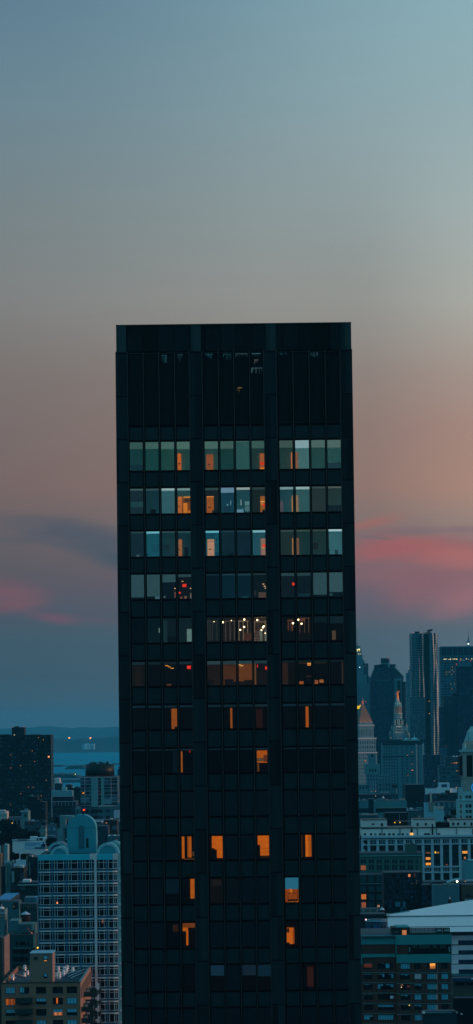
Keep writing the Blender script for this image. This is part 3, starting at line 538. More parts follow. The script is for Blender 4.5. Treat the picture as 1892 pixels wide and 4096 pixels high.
for xx,wd in ((396,.055),(415,.1),(433,.1),(453,.16),(460.5,.07),(468,.08)): box('window_bar',m_grid,g.root,gx(xx)-wd/2-.02,gx(xx)+wd/2+.02,-.62,-.45,0,gz(3441))
def curve(x0,x1,bow,y0): return [(x0+(x1-x0)*i/8, y0-bow*math.sin(math.pi*i/8)) for i in range(9)]
for f in range(NF):
    zt=gz(3441)-f*FHG
    for (sa,sb,n_) in ((154,376.8,4),(386.8,469,2)):
        xa,xb=gx(sa),gx(sb); step=(xb-xa)/n_
        sl_=MB(); rl=MB(); tb=MB()
        outline=[];
        for k in range(n_): outline+=curve(xa+k*step+.0,xa+(k+1)*step-.0,.55,-.5)[:-1]
        outline.append((xb,-.5))
        def strip(z0,z1,th=.35,off=0.0):
            mb=MB(); o0=[(x_,y_-off) for x_,y_ in outline]; i0=[(x_,y_-off+th) for x_,y_ in outline][::-1]; mb.prism(o0+i0,z0,z1); return mb
        h=FHG/46.6
        strip(zt-48*h,zt-43.2*h,.9,.12).build('floor_edge',m_grid,g.root)
        strip(zt-41*h,zt-34.5*h,.06,.03).build('balcony_glass',m_rail,g.root)
        strip(zt-34.4*h,zt-33.2*h,.1,.05).build('rail',m_grid,g.root); strip(zt-10.5*h,zt-9.2*h,.1,.02).build('transom',m_grid,g.root) if f<13 else None
for f in range(NF):
    zt=gz(3441)-f*FHG
    for k,(a,b_) in enumerate(((155,207),(211,263),(267,319),(323,375.5),(388,423),(427.5,468.5))):
        tone=[.3,1,1,1.7,.6][(f*7+k*3)%5]
        box('window',mat('glazing',(GLASS[0]*tone,GLASS[1]*tone*1.2,GLASS[2]*tone*1.3),.2,var=.4,scale=.8,spec=.2),g.root,gx(a),gx(b_),.2,.3,zt-FHG+.35,zt-.05)
    box('air_conditioner',m_gridw,g.root,gx(475),gx(483),-.8,-.21,zt-40*FHG/46.6,zt-33*FHG/46.6)
box('lit_lamp',glow('ff8a3a',3),g.root,gx(226),gx(230),-.3,.19,g.z(3614),g.z(3607)); box('lit_curtain',glow('6a3a26',1),g.root,gx(405),gx(412),.0,.19,g.z(3694),g.z(3678))
def vault(px0,px1,ptop,pbase,y0,y1,m,name,rim=None,seg=24):
    xa,xb=g.x(px0,pbase,y0),g.x(px1,pbase,y0); zb=g.z(pbase,300,y0); zt=g.z(ptop,(px0+px1)/2,y0); r=(xb-xa)/2; xc=(xa+xb)/2
    rz_=min(r,zt-zb); pts=[(xa,zb-2),(xb,zb-2)]+[(xc+r*math.cos(math.pi*i/seg),zt-rz_+rz_*math.sin(math.pi*i/seg)) for i in range(seg+1)]
    mb=MB().ext(pts,y0,y1).build(name,m,g.root)
    if rim:
        q_=MB(); n=seg
        o_=[(xc+(r+.25)*math.cos(math.pi*i/n),zt-rz_+(rz_+.25)*math.sin(math.pi*i/n)) for i in range(n+1)]; i_=[(xc+(r-.5)*math.cos(math.pi*i/n),zt-rz_+(rz_-.5)*math.sin(math.pi*i/n)) for i in range(n+1)][::-1]
        q_.ext(o_+i_,y0-.25,y0-.003).build('rim',rim,mb)
    return mb
m_dome=mat('vault_copper',(.07,.33,.39),.6,var=.14,scale=.3); m_domel=mat('vault_rim',(.34,.42,.44),.7,var=.2)
vault(268,385,3258,3418,14,22,m_dome,'arched_wall'); 
xa,xb=g.x(314,3380,14),g.x(338,3380,14); zc=g.z(3302,326,14); zb=g.z(3394,326,14)
MB().ext([(xa,zb),(xb,zb)]+[((xa+xb)/2+(xb-xa)/2*math.cos(math.pi*i/12),zc-.8+.8*math.sin(math.pi*i/12)) for i in range(13)],13.93,13.997).build('arched_niche',mat('niche_panel',(.07,.19,.24),.7,var=.1),g.root)
box('door_recess',m_dark,g.root,g.x(345,3370,14),g.x(354,3370,14),13.9,13.996,g.z(3391,350,14),g.z(3353,350,14))
box('arch_joint',m_dark,g.root,g.x(283,3311,14),g.x(376,3311,14),13.95,13.998,g.z(3312,326,14),g.z(3311.2,326,14))
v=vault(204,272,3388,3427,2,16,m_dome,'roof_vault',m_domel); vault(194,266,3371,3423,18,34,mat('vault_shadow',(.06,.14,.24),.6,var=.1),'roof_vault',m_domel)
vault(389,473,3374,3422,3,14,m_dome,'roof_vault',m_domel); vault(425,486,3368,3422,17,30,m_dome,'roof_vault',m_domel)
for px,py,y in ((240,3390,2),(236,3373,18),(433,3376,3),(445,3370,17),(478,3409,2)): MB().box(g.x(px-3.5,py,y),g.x(px+3.5,py,y),y-.5,y+1,g.z(py+2,px,y),g.z(py-1.6,px,y)).build('finial',m_white,g.root)
box('beacon_post',m_dark,g.root,g.x(333,3250,14)-.25,g.x(333,3250,14)+.25,14.3,14.8,g.z(3268,333,14),g.z(3243,333,14)); g.lamp(337,3239,4,'ff2a18',4,14); g.lamp(333.5,3241.5,2.4,'ff5a30',4,13.6)

# brick apartment house with roof vents
b8=BL('brown brick apartment house with white mushroom vents on its roof, bottom left',6,322,3932,840,62,yref=3960,name='apartment_house',cat='apartment building')
m_b8=mat('brown_brick',(.34,.18,.11),.9,var=.3,scale=1.2); m_b8s=mat('afterglow_brick',(.32,.21,.16),.9,var=.25,scale=.8); hz=lambda py: b8.z(py,165); hx=lambda px: b8.x(px,4000)  # second brick for right sides has the afterglow put into its colour
h8=44.3/F_PX*840
cols8=[(22,61.5),(78,117),(144,185),(210.5,252),(267,308.5)]
# front wall with true openings: built as piers and bands
zr=hz(3932); rows8=[3947.5+44.3*k for k in range(5)]
fw=MB(); xs_=[hx(6)]+[hx(v_) for c_ in cols8 for v_ in c_]+[hx(322)]
for i in range(0,12,2): fw.box(xs_[i],xs_[i+1],0,.4,0,zr)
for i in range(5):
    for k in range(6):
        zt=zr if k==0 else hz(rows8[k-1]+27); zb=hz(rows8[k]) if k<5 else 0
        fw.box(xs_[1+2*i],xs_[2+2*i],0,.39,zb,zt)
fw.build('front_wall',m_b8,b8.root)
box('side_wall',m_b8s,b8.root,hx(322)-.4,hx(322),.4,62,0,zr); box('side_wall',m_b8,b8.root,hx(6),hx(6)+.4,.4,62,0,zr); box('rear_wall',m_b8,b8.root,hx(6)+.4,hx(322)-.4,61.6,62,0,zr)
box('roof',mat('roof_tar',(.05,.10,.14),.7,var=.5,scale=.2),b8.root,hx(6)+.4,hx(322)-.4,.4,61.6,zr-1.3,zr-1.0); box('core',m_in,b8.root,hx(6)+.5,hx(322)-.5,1.6,61,0,zr-1.31)
box('coping',m_dark,b8.root,hx(5),hx(323),-.1,.5,zr,zr+.2); box('coping',m_conc,b8.root,hx(322)-.45,hx(322)+.1,.51,62,zr,zr+.2)
spec8={}
rnd=random.Random(5)
for k in range(5):
    for i,(a,b_) in enumerate(cols8):
        wn=box('window',m_glass,b8.root,hx(a),hx(b_),.2,.26,hz(rows8[k]+27),hz(rows8[k]))
        box('sill',m_conc,wn,hx(a)-.1,hx(b_)+.1,-.12,-.003,hz(rows8[k]+29),hz(rows8[k]+27.2))
        key=(k,i); fr_=m_dark
        n_=2 if i!=0 else 3
        for j in range(1,n_+1): xx=hx(a)+(hx(b_)-hx(a))*j/(n_+1); box('window_bar',fr_,wn,xx-.05,xx+.05,.12,.199,hz(rows8[k]+27),hz(rows8[k]))
        blue=mat('pale_curtain',(.20,.42,.52),.7,var=.15,scale=2)
        full={(0,0),(1,4),(3,4),(3,2)}; half={(1,2),(2,0),(2,4),(2,3),(0,1)}
        if key in full: box('curtain',blue,wn,hx(a)+.15,hx(b_)-.15,.13,.18,hz(rows8[k]+24),hz(rows8[k]+1))
        elif key in half:
            xe=hx(b_)-.15 if key!=(0,1) else hx(a)+1.2
            box('curtain',blue,wn,hx(a)+.15,xe,.13,.18,hz(rows8[k]+(14 if key!=(0,1) else 22)),hz(rows8[k]+1))
for k,i,f0,f1,t0,t1,h in ((1,0,.02,.95,.1,.98,'6a3412'),(1,0,.1,.3,.1,.98,'a85018'),(1,0,.55,.7,.1,.98,'8c4416'),(1,3,.34,.5,.05,.85,'c05a1a'),(2,3,.05,.95,.3,.98,'7a4426'),(2,3,.2,.4,.5,.98,'c87a4a'),(2,3,.6,.75,.4,.98,'c87a4a'),(1,1,.7,.95,.35,.6,'7a4a38')):
    a,b_=cols8[i]; xw=hx(b_)-hx(a); box('lit_room',glow(h,1.1,.5,2),b8.root,hx(a)+xw*f0,hx(a)+xw*f1,.185-.02*(f1-f0<.5),.195-.02*(f1-f0<.5),hz(rows8[k]+27*t1),hz(rows8[k]+27*t0))
m_balc=mat('balcony_mesh',(.05,.085,.08),.7,var=.5,scale=1.5)
for k in range(4): # balconies of the second column
    zt=hz(3975+44.3*k); box('balcony',m_balc,b8.root,hx(64),hx(132),-1.8,-.02,zt-2.1,zt-.9); box('balcony_floor',m_dark,b8.root,hx(63),hx(133),-1.9,-.02,zt-2.3,zt-2.11)
# side balconies stack (right flank)
sb=rnd
for k in range(5):
    for j,(yy,wd) in enumerate(((3,3.6),(14,4.2),(26,4.6))):
        z0=zr-4.6-2.9*k-(j*.0); x0=hx(322)+.01
        if k==0 and j==0: continue
        bc=box('balcony_floor',m_dark,b8.root,x0,x0+wd-.6,yy,yy+7,z0-.2,z0)
        box('railing',m_balc,bc,x0,x0+wd-.55,yy-.08,yy,z0,z0+1.05); box('railing',m_balc,bc,x0+wd-.6,x0+wd-.5,yy,yy+7,z0,z0+1.05)
        if sb.random()<.9: box('balcony_chair',m_pale if sb.random()<.5 else m_tan,bc,x0+.8,x0+1.6,yy+1,yy+1.7,z0+.01,z0+1.5)
        if j==2: box('balcony_screen',m_white,bc,x0+3.0,x0+3.7,yy-.15,yy-.09,z0+.7,z0+2.4)
for k in range(14): y0=2+k*4.2; box('side_fin',m_b8s,b8.root,hx(322)+.001,hx(322)+.25,y0,y0+1.2,zr-4.2,zr-1.2)
# rooftop lift house
pb=box('lift_house',mat('lift_house_brick',(.30,.20,.14),.9,var=.25,scale=1.5),b8.root,b8.x(120,3880,10),b8.x(208.5,3880,10),10,21,zr-1,b8.z(3814,165,10)); xr=b8.x(208.5,3880,10); zt=b8.z(3814,165,10)
box('lift_house_side',m_b8s,pb,xr+.001,xr+.12,10,21,zr-1,zt-.05)
MB().prism([(b8.x(119,3880,10),9.8),(xr+.3,9.8),(xr+.3,21.3),(b8.x(119,3880,10),21.3)],zt,zt+.12).build('lift_house_roof',m_roofl,pb)
for (a,b_,c_,d_) in ((173,192,3822,3843),(175,190,3893,3912)): box('lift_house_window',m_glass,pb,b8.x(a,c_,10),b8.x(b_,c_,10),9.9,9.998,b8.z(d_,a,10),b8.z(c_,a,10)); box('curtain',mat('pale_curtain',(.20,.42,.52),.7,var=.15,scale=2),pb,b8.x(a+2.5,c_,10),b8.x(b_-2.5,c_,10),9.85,9.897,b8.z(d_-6,a,10),b8.z(c_+2,a,10))
box('lit_lamp',glow('c87a3a',1.2),pb,b8.x(176,3842,10),b8.x(188,3842,10),9.84,9.896,b8.z(3844,180,10),b8.z(3841,180,10)); box('vent_grille',m_dark,pb,b8.x(136,3832,10),b8.x(151,3832,10),9.7,9.997,b8.z(3837,140,10),b8.z(3828,140,10))
zroof=zr-1.0; vents=[(51,3918),(145,3919),(98,3906),(110,3897),(102,3877),(227,3911),(236.5,3906),(237,3914),(233,3885),(254,3902),(264,3892),(268,3881),(257,3888),(291,3889)]
for i,(px,py) in enumerate(vents):
    xw,yw=PL(px,py+2,zroof)
    if yw>840+60: yw=840+58
    where=['alone near the left end of the roof edge','at the roof edge directly before the lift house','small one left of the lift house, nearer the roof edge','small one left of the lift house, farther back','tall one farthest back left of the lift house','tight against the right foot of the lift house','behind the front pair by the lift house','front one of the pair right of the lift house','farthest back by the lift house','large one in the middle of the right-hand group','behind the large central one','farthest back of the right-hand group','between the large one and the farthest one','standing alone at the right end of the roof'][i]
    r0=empty('roof_vent',(xw,yw,zroof),'white mushroom roof vent, '+where,'roof vent','white vents on the brick apartment roof')
    k=.68 if i in (2,3) else .86
    MB().cone(0,0,.45*k,.42*k,0,1.0*k,12).build('vent_pipe',m_galv,r0); MB().cone(0,0,.78*k,.62*k,.62*k,.9*k,12).build('skirt',m_white,r0); MB().cone(0,0,.5*k,.5*k,1.0*k,1.75*k,12).build('vent_head',m_white,r0)
for i,(a,b_) in enumerate((((250,3903),(365,3862)),((245,3893),(330,3868)),((275,3909),(345,3880)),((285,3915),(352,3887)),((28,3890),(105,3912)),((20,3902),(65,3915)),((30,3915),(74,3868)))):
    (xa,ya),(xb,yb)=PL(a[0],a[1],zroof),PL(b_[0],b_[1],zroof); ya=min(max(ya,842),900); yb=min(max(yb,842),900); xm=b8.root.location.x+hx(322)-.6; xa=min(xa,xm); xb=min(xb,xm)
    MB().bar((xa-b8.xc,ya-840,zroof+.25),(xb-b8.xc,yb-840,zroof+.25),.10).build('roof_pipe',m_galv,b8.root)

# dark slab tower far left
s1=BL('very dark apartment tower with few lights, at the left edge of the skyline',-70,202,2941,2500,40,facade((.035,.042,.045),(.010,.018,.024),fh=2.9,bw=2.15,ww=.55,wh=.42,lit=.006,litc='ff9a50',litk=1.6,wvar=1.6,seed=3),yref=3000,name='apartment_tower',cat='apartment tower')
s1.bulk(47,97,2909,5,25,m_dark); s1.bulk(120,163,2939,5,12,m_conc); s1.bulk(0,40,2940,5,12,m_dark)
for k in range(19): xx=-s1.w/2+2.2+k*s1.w/18.8; box('rib',mat('rib_brick',(.045,.05,.05),.9,var=.3),s1.root,xx-.4,xx+.4,-.5,-.003,0,s1.Z-.2)
s1.bulk(58,74,2905,8,14,m_dark,'tank_room')
s1.lamp(48.5,2908.5,1.2,'e0406a',2.5,4.5); s1.lamp(95,2908.5,1.2,'e0406a',2.5,4.5); s1.lamp(57.5,2940,1.9,'ffd8a0',4,4)
for (px,py) in ((129,3003),(43,3020),(43,3072),(82,3063),(43,3218),(139,3046),(185,3122),(132,3149),(114,3148),(83,3174),(165,3183),(154,2951),(173,2959)): s1.lamp(px,py,1.3,'ff9848',2.4,-.6,'lit_window')
# drum-topped hotel
h=BL('grey glass block topped by a big dark drum, beside the dark tower on the left',322,470,3107,1800,30,facade((.10,.15,.18),(.02,.035,.05),fh=3.35,bw=5.2,ww=.86,wh=.62,lit=.0,wvar=1.2,seed=8),yref=3160,name='office_block')
drx=(h.x(338,3090),h.x(455,3090)); zt=h.z(3057,396); rr=(drx[1]-drx[0])/2
MB().cone((drx[0]+drx[1])/2,rr+2.0,rr,rr,h.Z,zt,40).build('drum',mat('drum_metal',(.045,.06,.055),.45,metal=.4,var=.2),h.root,True)
mb=MB(); rnd=random.Random(3)
for k in range(16): xx=drx[0]+2+rnd.random()*(rr*2-4); mb.box(xx,xx+rnd.uniform(.4,1.5),rr,rr+1,zt-.2,zt+rnd.uniform(.4,1.6))
mb.build('rooftop_gear',m_conc,h.root)
box('cornice',m_pale,h.root,h.x(322,3108)-.1,h.x(468,3108),-.5,-.003,h.z(3110,396),h.z(3107.6,396))
m_hp=mat('concrete_panel',(.26,.31,.32),.85,var=.35,scale=.15)
for a,b_,t_,bt in ((365,389,3112,3228),(404,417,3112,3222)): h.bx('panel_column',m_hp,a,b_,t_,bt,-.45,-.003)
for xx,b2 in ((339.5,3222),(389.5,3225),(444,3196)): h.bx('rib',m_pale,xx-.7,xx+.7,3111,b2,-.6,-.002)
h.bx('panel_column',m_hp,417.2,447,3197,3216,-.44,-.003); h.bx('stair_slot',m_black,397,404,3114,3222,-.2,-.002)
for k in range(8): h.bx('floor_line',m_pale,322,468,3122+14.1*k,3123+14.1*k,-.25,-.002)
for i in range(9): h.lamp(349+12.3*i,3104,1.0,'b06a3a',1.2,-.6,'parapet_light')
h.lamp(335,3172,2.6,'ff9a1e',2.5,-.5,'lit_window'); h.lamp(331,3172.5,2.2,'ff9a1e',2.5,-.5,'lit_window'); h.lamp(400.5,3157.5,1.3,'b05a38',1.2,-.5,'lit_window'); h.lamp(400.5,3172,1.5,'b05a38',1.2,-.5,'lit_window')
b=BL('pale flat-roofed block with thin white roof line against the dark tower, below the drum-topped block',392,500,3226,1750,20,facade((.14,.19,.21),GLASS,fh=3.4,bw=4,ww=.6,wh=.5,seed=12),yref=3240); b.bx('roof_line',m_white,394,452,3223.5,3225.5,-.3,.5); b.bx('pale_bay',m_pale,455,478,3240,3273,-1.2,-.01); b.bulk(470,490,3212,2,8,m_conc)
BL('narrow blue slab tower between the drum-topped block and the dark tower',470,505,3078,2600,22,facade((.06,.12,.20),(.02,.05,.09),fh=3.3,bw=3,ww=.5,wh=.4,wvar=.8,lit=.01,litc='ff8a50',seed=13),yref=3150).bulk(472,482,3067,3,8,m_conc,'penthouse')
# framed mid-rise
b=BL('dark glass mid-rise with thin pale frame lines, right of the very dark tower',207,306,3206,2000,26,facade((.05,.08,.10),(.008,.014,.025),fh=3.3,bw=2.2,ww=.72,wh=.6,wvar=.9,seed=14),yref=3230)
b2=b; b.bx('upper_tier',facade((.03,.05,.07),(.008,.012,.02),fh=3.4,bw=2.4,ww=.8,wh=.7,seed=15),209,291,3185,3205,2,22); b.bx('frame_line',m_pale,208,292,3185,3186.4,1.2,1.99); b.bx('frame_line',m_pale,207,307,3205.5,3207,-.5,-.01); b.bx('frame_post',m_pale,206.5,208.6,3186,3270,-.6,.02); b.bx('penthouse',mat('penthouse_panel',(.22,.33,.36),.8,var=.2),206,290,3163,3184.5,6,18); b.bx('penthouse',mat('penthouse_panel2',(.27,.38,.40),.8,var=.2),247,266,3149,3163,7,15)
for xx in (219,233.5,247.5,261.5,275.5,290,304): b.bx('balcony_post',m_pale,xx-.5,xx+.5,3207.5,3224,-.45,-.02)
b=BL('black stepped block with pale cap in front of the very dark tower',117,182,3209,2200,24,mat('dark_navy_wall',(.02,.028,.04),.85,var=.3),yref=3260); b.bx('upper_step',mat('dark_navy_wall',(.02,.028,.04),.85,var=.3),117,150,3186,3209,1,20); b.bx('upper_step',mat('dark_navy_wall',(.02,.028,.04),.85,var=.3),150.2,163,3200,3209,1,20); b.bx('cap',m_teal,118,130,3181,3185.6,2,9)  # near-black navy wall
for y_ in (3218,3232): b.bx('window',m_rail,169,177,y_,y_+6,-.1,-.005)
b=BL('dark block with a white rooftop tank, on the waterfront left of the drum-topped block',219,247,3134,3400,24,facade((.03,.045,.06),GLASS,fh=3.4,bw=3,ww=.5,wh=.4,seed=17),yref=3150); b.bx('rooftop_box',mat('tank_white',(.75,.68,.64),.8),234,244,3128,3133.6,3,10)
BL('pale narrow block with sky-blue side on the waterfront behind the framed mid-rise',210,219,3131,3450,20,mat('pale_blue_wall',(.2,.34,.42),.8),yref=3145)
BL('squat dark rooftop pair above the framed mid-rise',262,285,3139,3000,24,facade((.035,.045,.055),GLASS,fh=3.4,bw=3,ww=.5,wh=.4,seed=18),yref=3150).bulk(276,284,3135.5,3,8,m_tan)
b=BL('long dark brick mass left of the drum-topped block',284,323,3152,2300,30,facade((.045,.045,.055),(.006,.01,.016),fh=3.2,bw=2.6,ww=.5,wh=.5,wvar=1,seed=19),yref=3190); b.bulk(301,311,3146,3,9,m_dark); b.bulk(290,296,3149.5,3,9,m_white); b.bulk(312,321,3148.5,3,9,m_conc)
tag(box('shed',mat('sunlit_tan',(.62,.52,.48),.85),None,*sum([[P(219.5,3117,7400)[0],P(238.5,3117,7400)[0]]],[]),7400,7440,0,P(229,3112,7400)[1]),'pale pink cube-like shed on the shore beyond the framed mid-rise','shed')
b=BL('low pale shed with bright ledge in front of the drum-topped block',300,340,3229,1950,14,facade((.12,.2,.24),GLASS,fh=3,bw=3,ww=.4,wh=.4,seed=20),yref=3240); b.bx('ledge',m_white,301,334,3231.5,3233,-.4,-.01)
# arcaded civic buildings at far left
b=BL('pale stone pavilion with cornice at the left picture edge',-30,24,3247,2150,25,mat('warm_pale_stone',(.42,.42,.38),.85,var=.2),yref=3260); b.bx('cornice',m_pale,-30,28,3254,3257,-.8,-.01); b.bulk(-20,18,3243,4,18,m_pale)
b=BL('low colonnaded hall between two pale stone pavilions, left edge',24,92,3270,2170,25,mat('hall_back',(.03,.05,.07),.85),yref=3285); b.bx('architrave',mat('blue_stone',(.12,.19,.25),.85,var=.2),23,93,3270,3281,-1.2,-.01)
for xx in (32,39,53,68,82): b.bx('column',mat('blue_stone2',(.15,.24,.27),.85,var=.2),xx-2.4,xx+2.4,3281.2,3308,-1.1,-.02)
b=BL('pale stone pavilion with square window right of the colonnaded hall',85,113,3245,2140,22,mat('grey_green_stone',(.20,.26,.27),.85,var=.25),yref=3265); b.bx('window',m_dark,98,105,3257,3268,-.1,-.01); b.bx('cap',m_pale,80,114,3243,3247,-.8,-.01); b.bulk(95,109,3236,3,10,m_teal)
tag(MB().ball(P(48,3293,2140)[0],2140,P(48,3293,2140)[1],.38,8,5).build('street_lamp',glow('ffb04a',4)),'amber street lamp between the columns of the low hall','lamp'); tag(MB().ball(P(59,3312,2100)[0],2100,P(59,3312,2100)[1],.25,8,5).build('traffic_light',glow('ff2038',3)),'tiny red traffic light below the colonnaded hall','traffic light')
b=BL('low theatre-like block with faint red rooftop sign, below the black stepped block',98,180,3286,1950,22,facade((.09,.13,.15),(.012,.02,.03),fh=3.2,bw=3.4,ww=.6,wh=.4,wvar=1,seed=21),yref=3300); b.bx('parapet_sign',mat('red_sign',(.34,.06,.07),.7,var=.5,scale=1),108,139,3286.5,3292,-.3,-.01); b.bulk(126,136,3279,3,8,m_pale); b.bulk(158,172,3282,3,8,m_dark)
b=BL('small pale house with bright eaves below the faint red sign',157,182,3307,1850,15,facade((.24,.30,.30),GLASS,fh=3,bw=2.5,ww=.4,wh=.4,seed=22),yref=3320); b.bx('eaves',m_pale,156,183,3331,3333.5,-.5,-.01)
b=BL('slate blue house with white-streaked foot beside the teal blank wall',192,222,3299,1800,18,facade((.12,.18,.23),(.04,.07,.10),fh=4,bw=3,ww=.45,wh=.4,wvar=.8,seed=23),yref=3320); b.bx('foot_rail',m_pale,193,220,3341,3344,-.5,-.01); b.bulk(200,215,3293,3,9,m_conc)
b=BL('tall blank teal party wall with notched edges left of the vaulted rooftop',228,252,3314,1650,16,mat('blank_teal',(.17,.26,.28),.9,var=.2,scale=.3),yref=3340); b.bx('upper_step',mat('blank_teal',(.17,.26,.28),.9,var=.2,scale=.3),239,262,3263,3313.5,.02,12); b.bx('side_arm',mat('blank_teal2',(.20,.29,.31),.9,var=.2,scale=.3),262.3,292,3263,3275,1,12)
b=BL('pale cubic rooftop beside the teal blank wall',220,235,3269,2000,16,mat('pale_cube',(.3,.36,.38),.85,var=.25),yref=3280)
b=BL('dark house with two orange lights squeezed behind the vaulted arch',262,300,3281,1700,20,facade((.04,.06,.09),GLASS,fh=3.2,bw=2.6,ww=.5,wh=.5,wvar=1.2,seed=24),yref=3320); b.bx('ledge',m_pale,274,300,3282,3288,-.4,-.01); b.bx('ledge',m_pale,262,300,3355,3358.5,-.4,-.01); b.lamp(275.5,3316,1.4,'ffa860',3); b.lamp(278.5,3351,1.7,'ffa050',3)
b=BL('long low building with a white roof edge right of the vaulted arch',370,500,3281,1650,24,facade((.09,.14,.17),(.03,.05,.07),fh=4,bw=5,ww=.6,wh=.5,wvar=.8,seed=25),yref=3310); b.bx('roof_edge',mat('edge_paint',(.42,.50,.54),.8),378,416,3280.5,3287,-.4,-.01); b.bx('roof_edge',mat('edge_paint',(.42,.50,.54),.8),467,500,3280,3286,-.4,-.01); b.bulk(440,450,3274,2,8,m_white); b.lamp(409,3287.5,1.6,'ffc088',2)
b=BL('dark red-brown box between white roof edges right of the vaulted arch',416,468,3281,1600,20,facade((.07,.05,.05),(.05,.08,.10),fh=4.5,bw=4,ww=.6,wh=.4,wvar=.5,seed=26),yref=3310); b.lamp(424,3292,1.3,'ffb090',2.4); b.lamp(427.5,3292,1.3,'ffb090',2.4)
b=BL('plain slate block with roof equipment behind the right-hand rooftop vaults',430,490,3345,1250,20,mat('slate_block',(.10,.18,.22),.85,var=.2),yref=3360)
for i,xx in enumerate((438,446,459,474)): b.tank(xx,[3340,3343,3339,3341][i],.6,1.0,3,m_galv)
b.lamp(466,3358,2,'b07868',1.2)
b=BL('dark slate block with thin upright pipe behind the right side of the arch',388,432,3306,1450,20,facade((.05,.09,.12),(.02,.03,.05),fh=4.5,bw=4,ww=.5,wh=.4,wvar=.6,seed=27),yref=3350); b.bx('pipe',m_pale,388.5,391,3326,3386,-.4,-.02)
# white billboard building
b=BL('white-walled building carrying a blue and white banner, left',50,182,3363,1600,26,m_white,yref=3390); b.bx('rooftop_box',m_white,120,146,3347,3362.7,1,9); b.bx('rooftop_box',m_white,171,183,3350,3362.7,1,9); b.bx('roof_trim',mat('blue_trim',(.05,.16,.26),.8),50,120,3361,3363.4,-.3,-.01)
for xx in (52,60,66,113,118,150,155,160,166,137,144): b.tank(xx,3358 if xx<130 else 3349,.55,1.1,4,m_galv if xx%2 else m_dark)
b.bx('side_return',mat('afterglow_white',(.62,.50,.44),.85,var=.2),182.2,186,3353,3410,1.0,3);  # afterglow on the right face put into a warm white
bz=BL.__new__(BL); bn=empty('banner',(0,1600,0),'blue and white advertising banner on the white-walled building','banner')
def bb(nm,m,a,b_,t_,u_,y0,y1,par=None): 
    xa=P(a,t_,1600)[0]; xb=P(b_,t_,1600)[0]; z1=P(a,t_,1600)[1]; z0=P(a,u_,1600)[1]; return box(nm,m,par or bn,xa,xb,y0,y1,z0,z1)
bb('banner_sheet',mat('banner_blue',(.10,.36,.50),.7,var=.05),99,182,3370,3396,-.12,-.02); bb('banner_field',mat('banner_pale',(.36,.54,.64),.7,var=.05),101,181,3371,3395,-.16,-.121)
rnd=random.Random(8); m_txt=mat('banner_ink',(.03,.18,.36),.7); tx=MB()
def scribble(x0,x1,y0,y1):
    xx=x0
    while xx<x1:
        w_=rnd.choice((.8,1.1,1.5)); xa=P(xx,y0,1600)[0]; xb=P(min(xx+w_,x1),y0,1600)[0]; z1=P(xx,y0+rnd.choice((0,0,.8)),1600)[1]; z0=P(xx,y1,1600)[1]; tx.box(xa,xb,-.19,-.161,z0,z1); xx+=w_+rnd.choice((.35,.35,.9))
scribble(103,160,3371.3,3373.6); scribble(103,161,3375.4,3378.2); scribble(103,140,3381.2,3384.2); scribble(106,118,3391,3392)
tx.build('lettering',m_txt,bn); bb('banner_stripe',mat('banner_navy',(.01,.04,.16),.7),139.5,181.5,3388.5,3395,-.18,-.165); bb('stripe_text',mat('banner_blue',(.10,.36,.50),.7,var=.05),143,179,3390.4,3391.8,-.2,-.181)
pt=MB(); cxp,czp=P(173,3370.5,1600); pt.ext([(P(161,3386,1600)[0],P(161,3386,1600)[1]),(P(181.5,3388,1600)[0],P(181.5,3388,1600)[1]),(P(181.5,3377,1600)[0],P(181.5,3377,1600)[1]),(P(175,3374,1600)[0],P(175,3374,1600)[1]),(P(170,3376,1600)[0],P(170,3376,1600)[1]),(P(164,3380,1600)[0],P(164,3380,1600)[1])],-.2,-.166)
pt.ext([(cxp+.36*math.cos(2*math.pi*i/12),czp+.42*math.sin(2*math.pi*i/12)) for i in range(12)],-.2,-.166); pt.build('portrait',mat('banner_navy',(.01,.04,.16),.7),bn)
b=BL('narrow house with warm-lit pale side, right of the bannered white building',187,201,3366,1560,20,facade((.34,.30,.27),(.05,.05,.05),fh=3.4,bw=2,ww=.6,wh=.5,wvar=.5,seed=28),yref=3385); b.bx('afterglow_flank',mat('afterglow_white',(.62,.50,.44),.85,var=.2),200,203,3364,3400,-.1,-.01)  # flank strip coloured warm to stand in for afterglow
b=BL('pale slender slab with bright right edge standing in the dark trees, left',16,30,3379,1500,12,mat('slab_stone',(.26,.31,.33),.85,var=.2),yref=3400); b.bx('edge_strip',m_white,29.5,32,3379,3418,-.05,1)
# lower-left jumble
b=BL('wide flat block with broad teal roof, below the bannered white building',28,104,3472,1150,70,facade((.06,.10,.13),GLASS,fh=3.3,bw=3,ww=.5,wh=.4,seed=30),roof=mat('teal_roof',(.12,.27,.33),.85,var=.25,scale=.12),yref=3490); b.bulk(22,34,3448,10,16,m_dark)
b=BL('grey-teal tenement with stubby chimneys and a white hatch, left edge',20,42,3452,1120,20,facade((.15,.22,.22),(.05,.08,.09),fh=4,bw=2.6,ww=.4,wh=.6,wvar=.5,seed=31),yref=3490)
for i,xx in enumerate((22,29,35)): b.bulk(xx-1.5,xx+1.5,3445-(i==1)*2,3,4,m_pale,'chimney')
b.bx('hatch',m_white,37,46,3455,3461,.5,2.5); b.bx('corner_pipe',m_tan,23.5,25.5,3455,3540,-.5,-.02)
BL('dark slit tower left of the stubby-chimneyed tenement',5,21,3465,1130,20,facade((.04,.07,.10),GLASS,fh=4,bw=2.6,ww=.4,wh=.6,seed=33),yref=3490)
b=BL('thin brick chimney stack glowing orange at the left edge',-8,6,3414,1250,6,mat('sunset_brick',(.50,.20,.12),.9,var=.2),yref=3425)
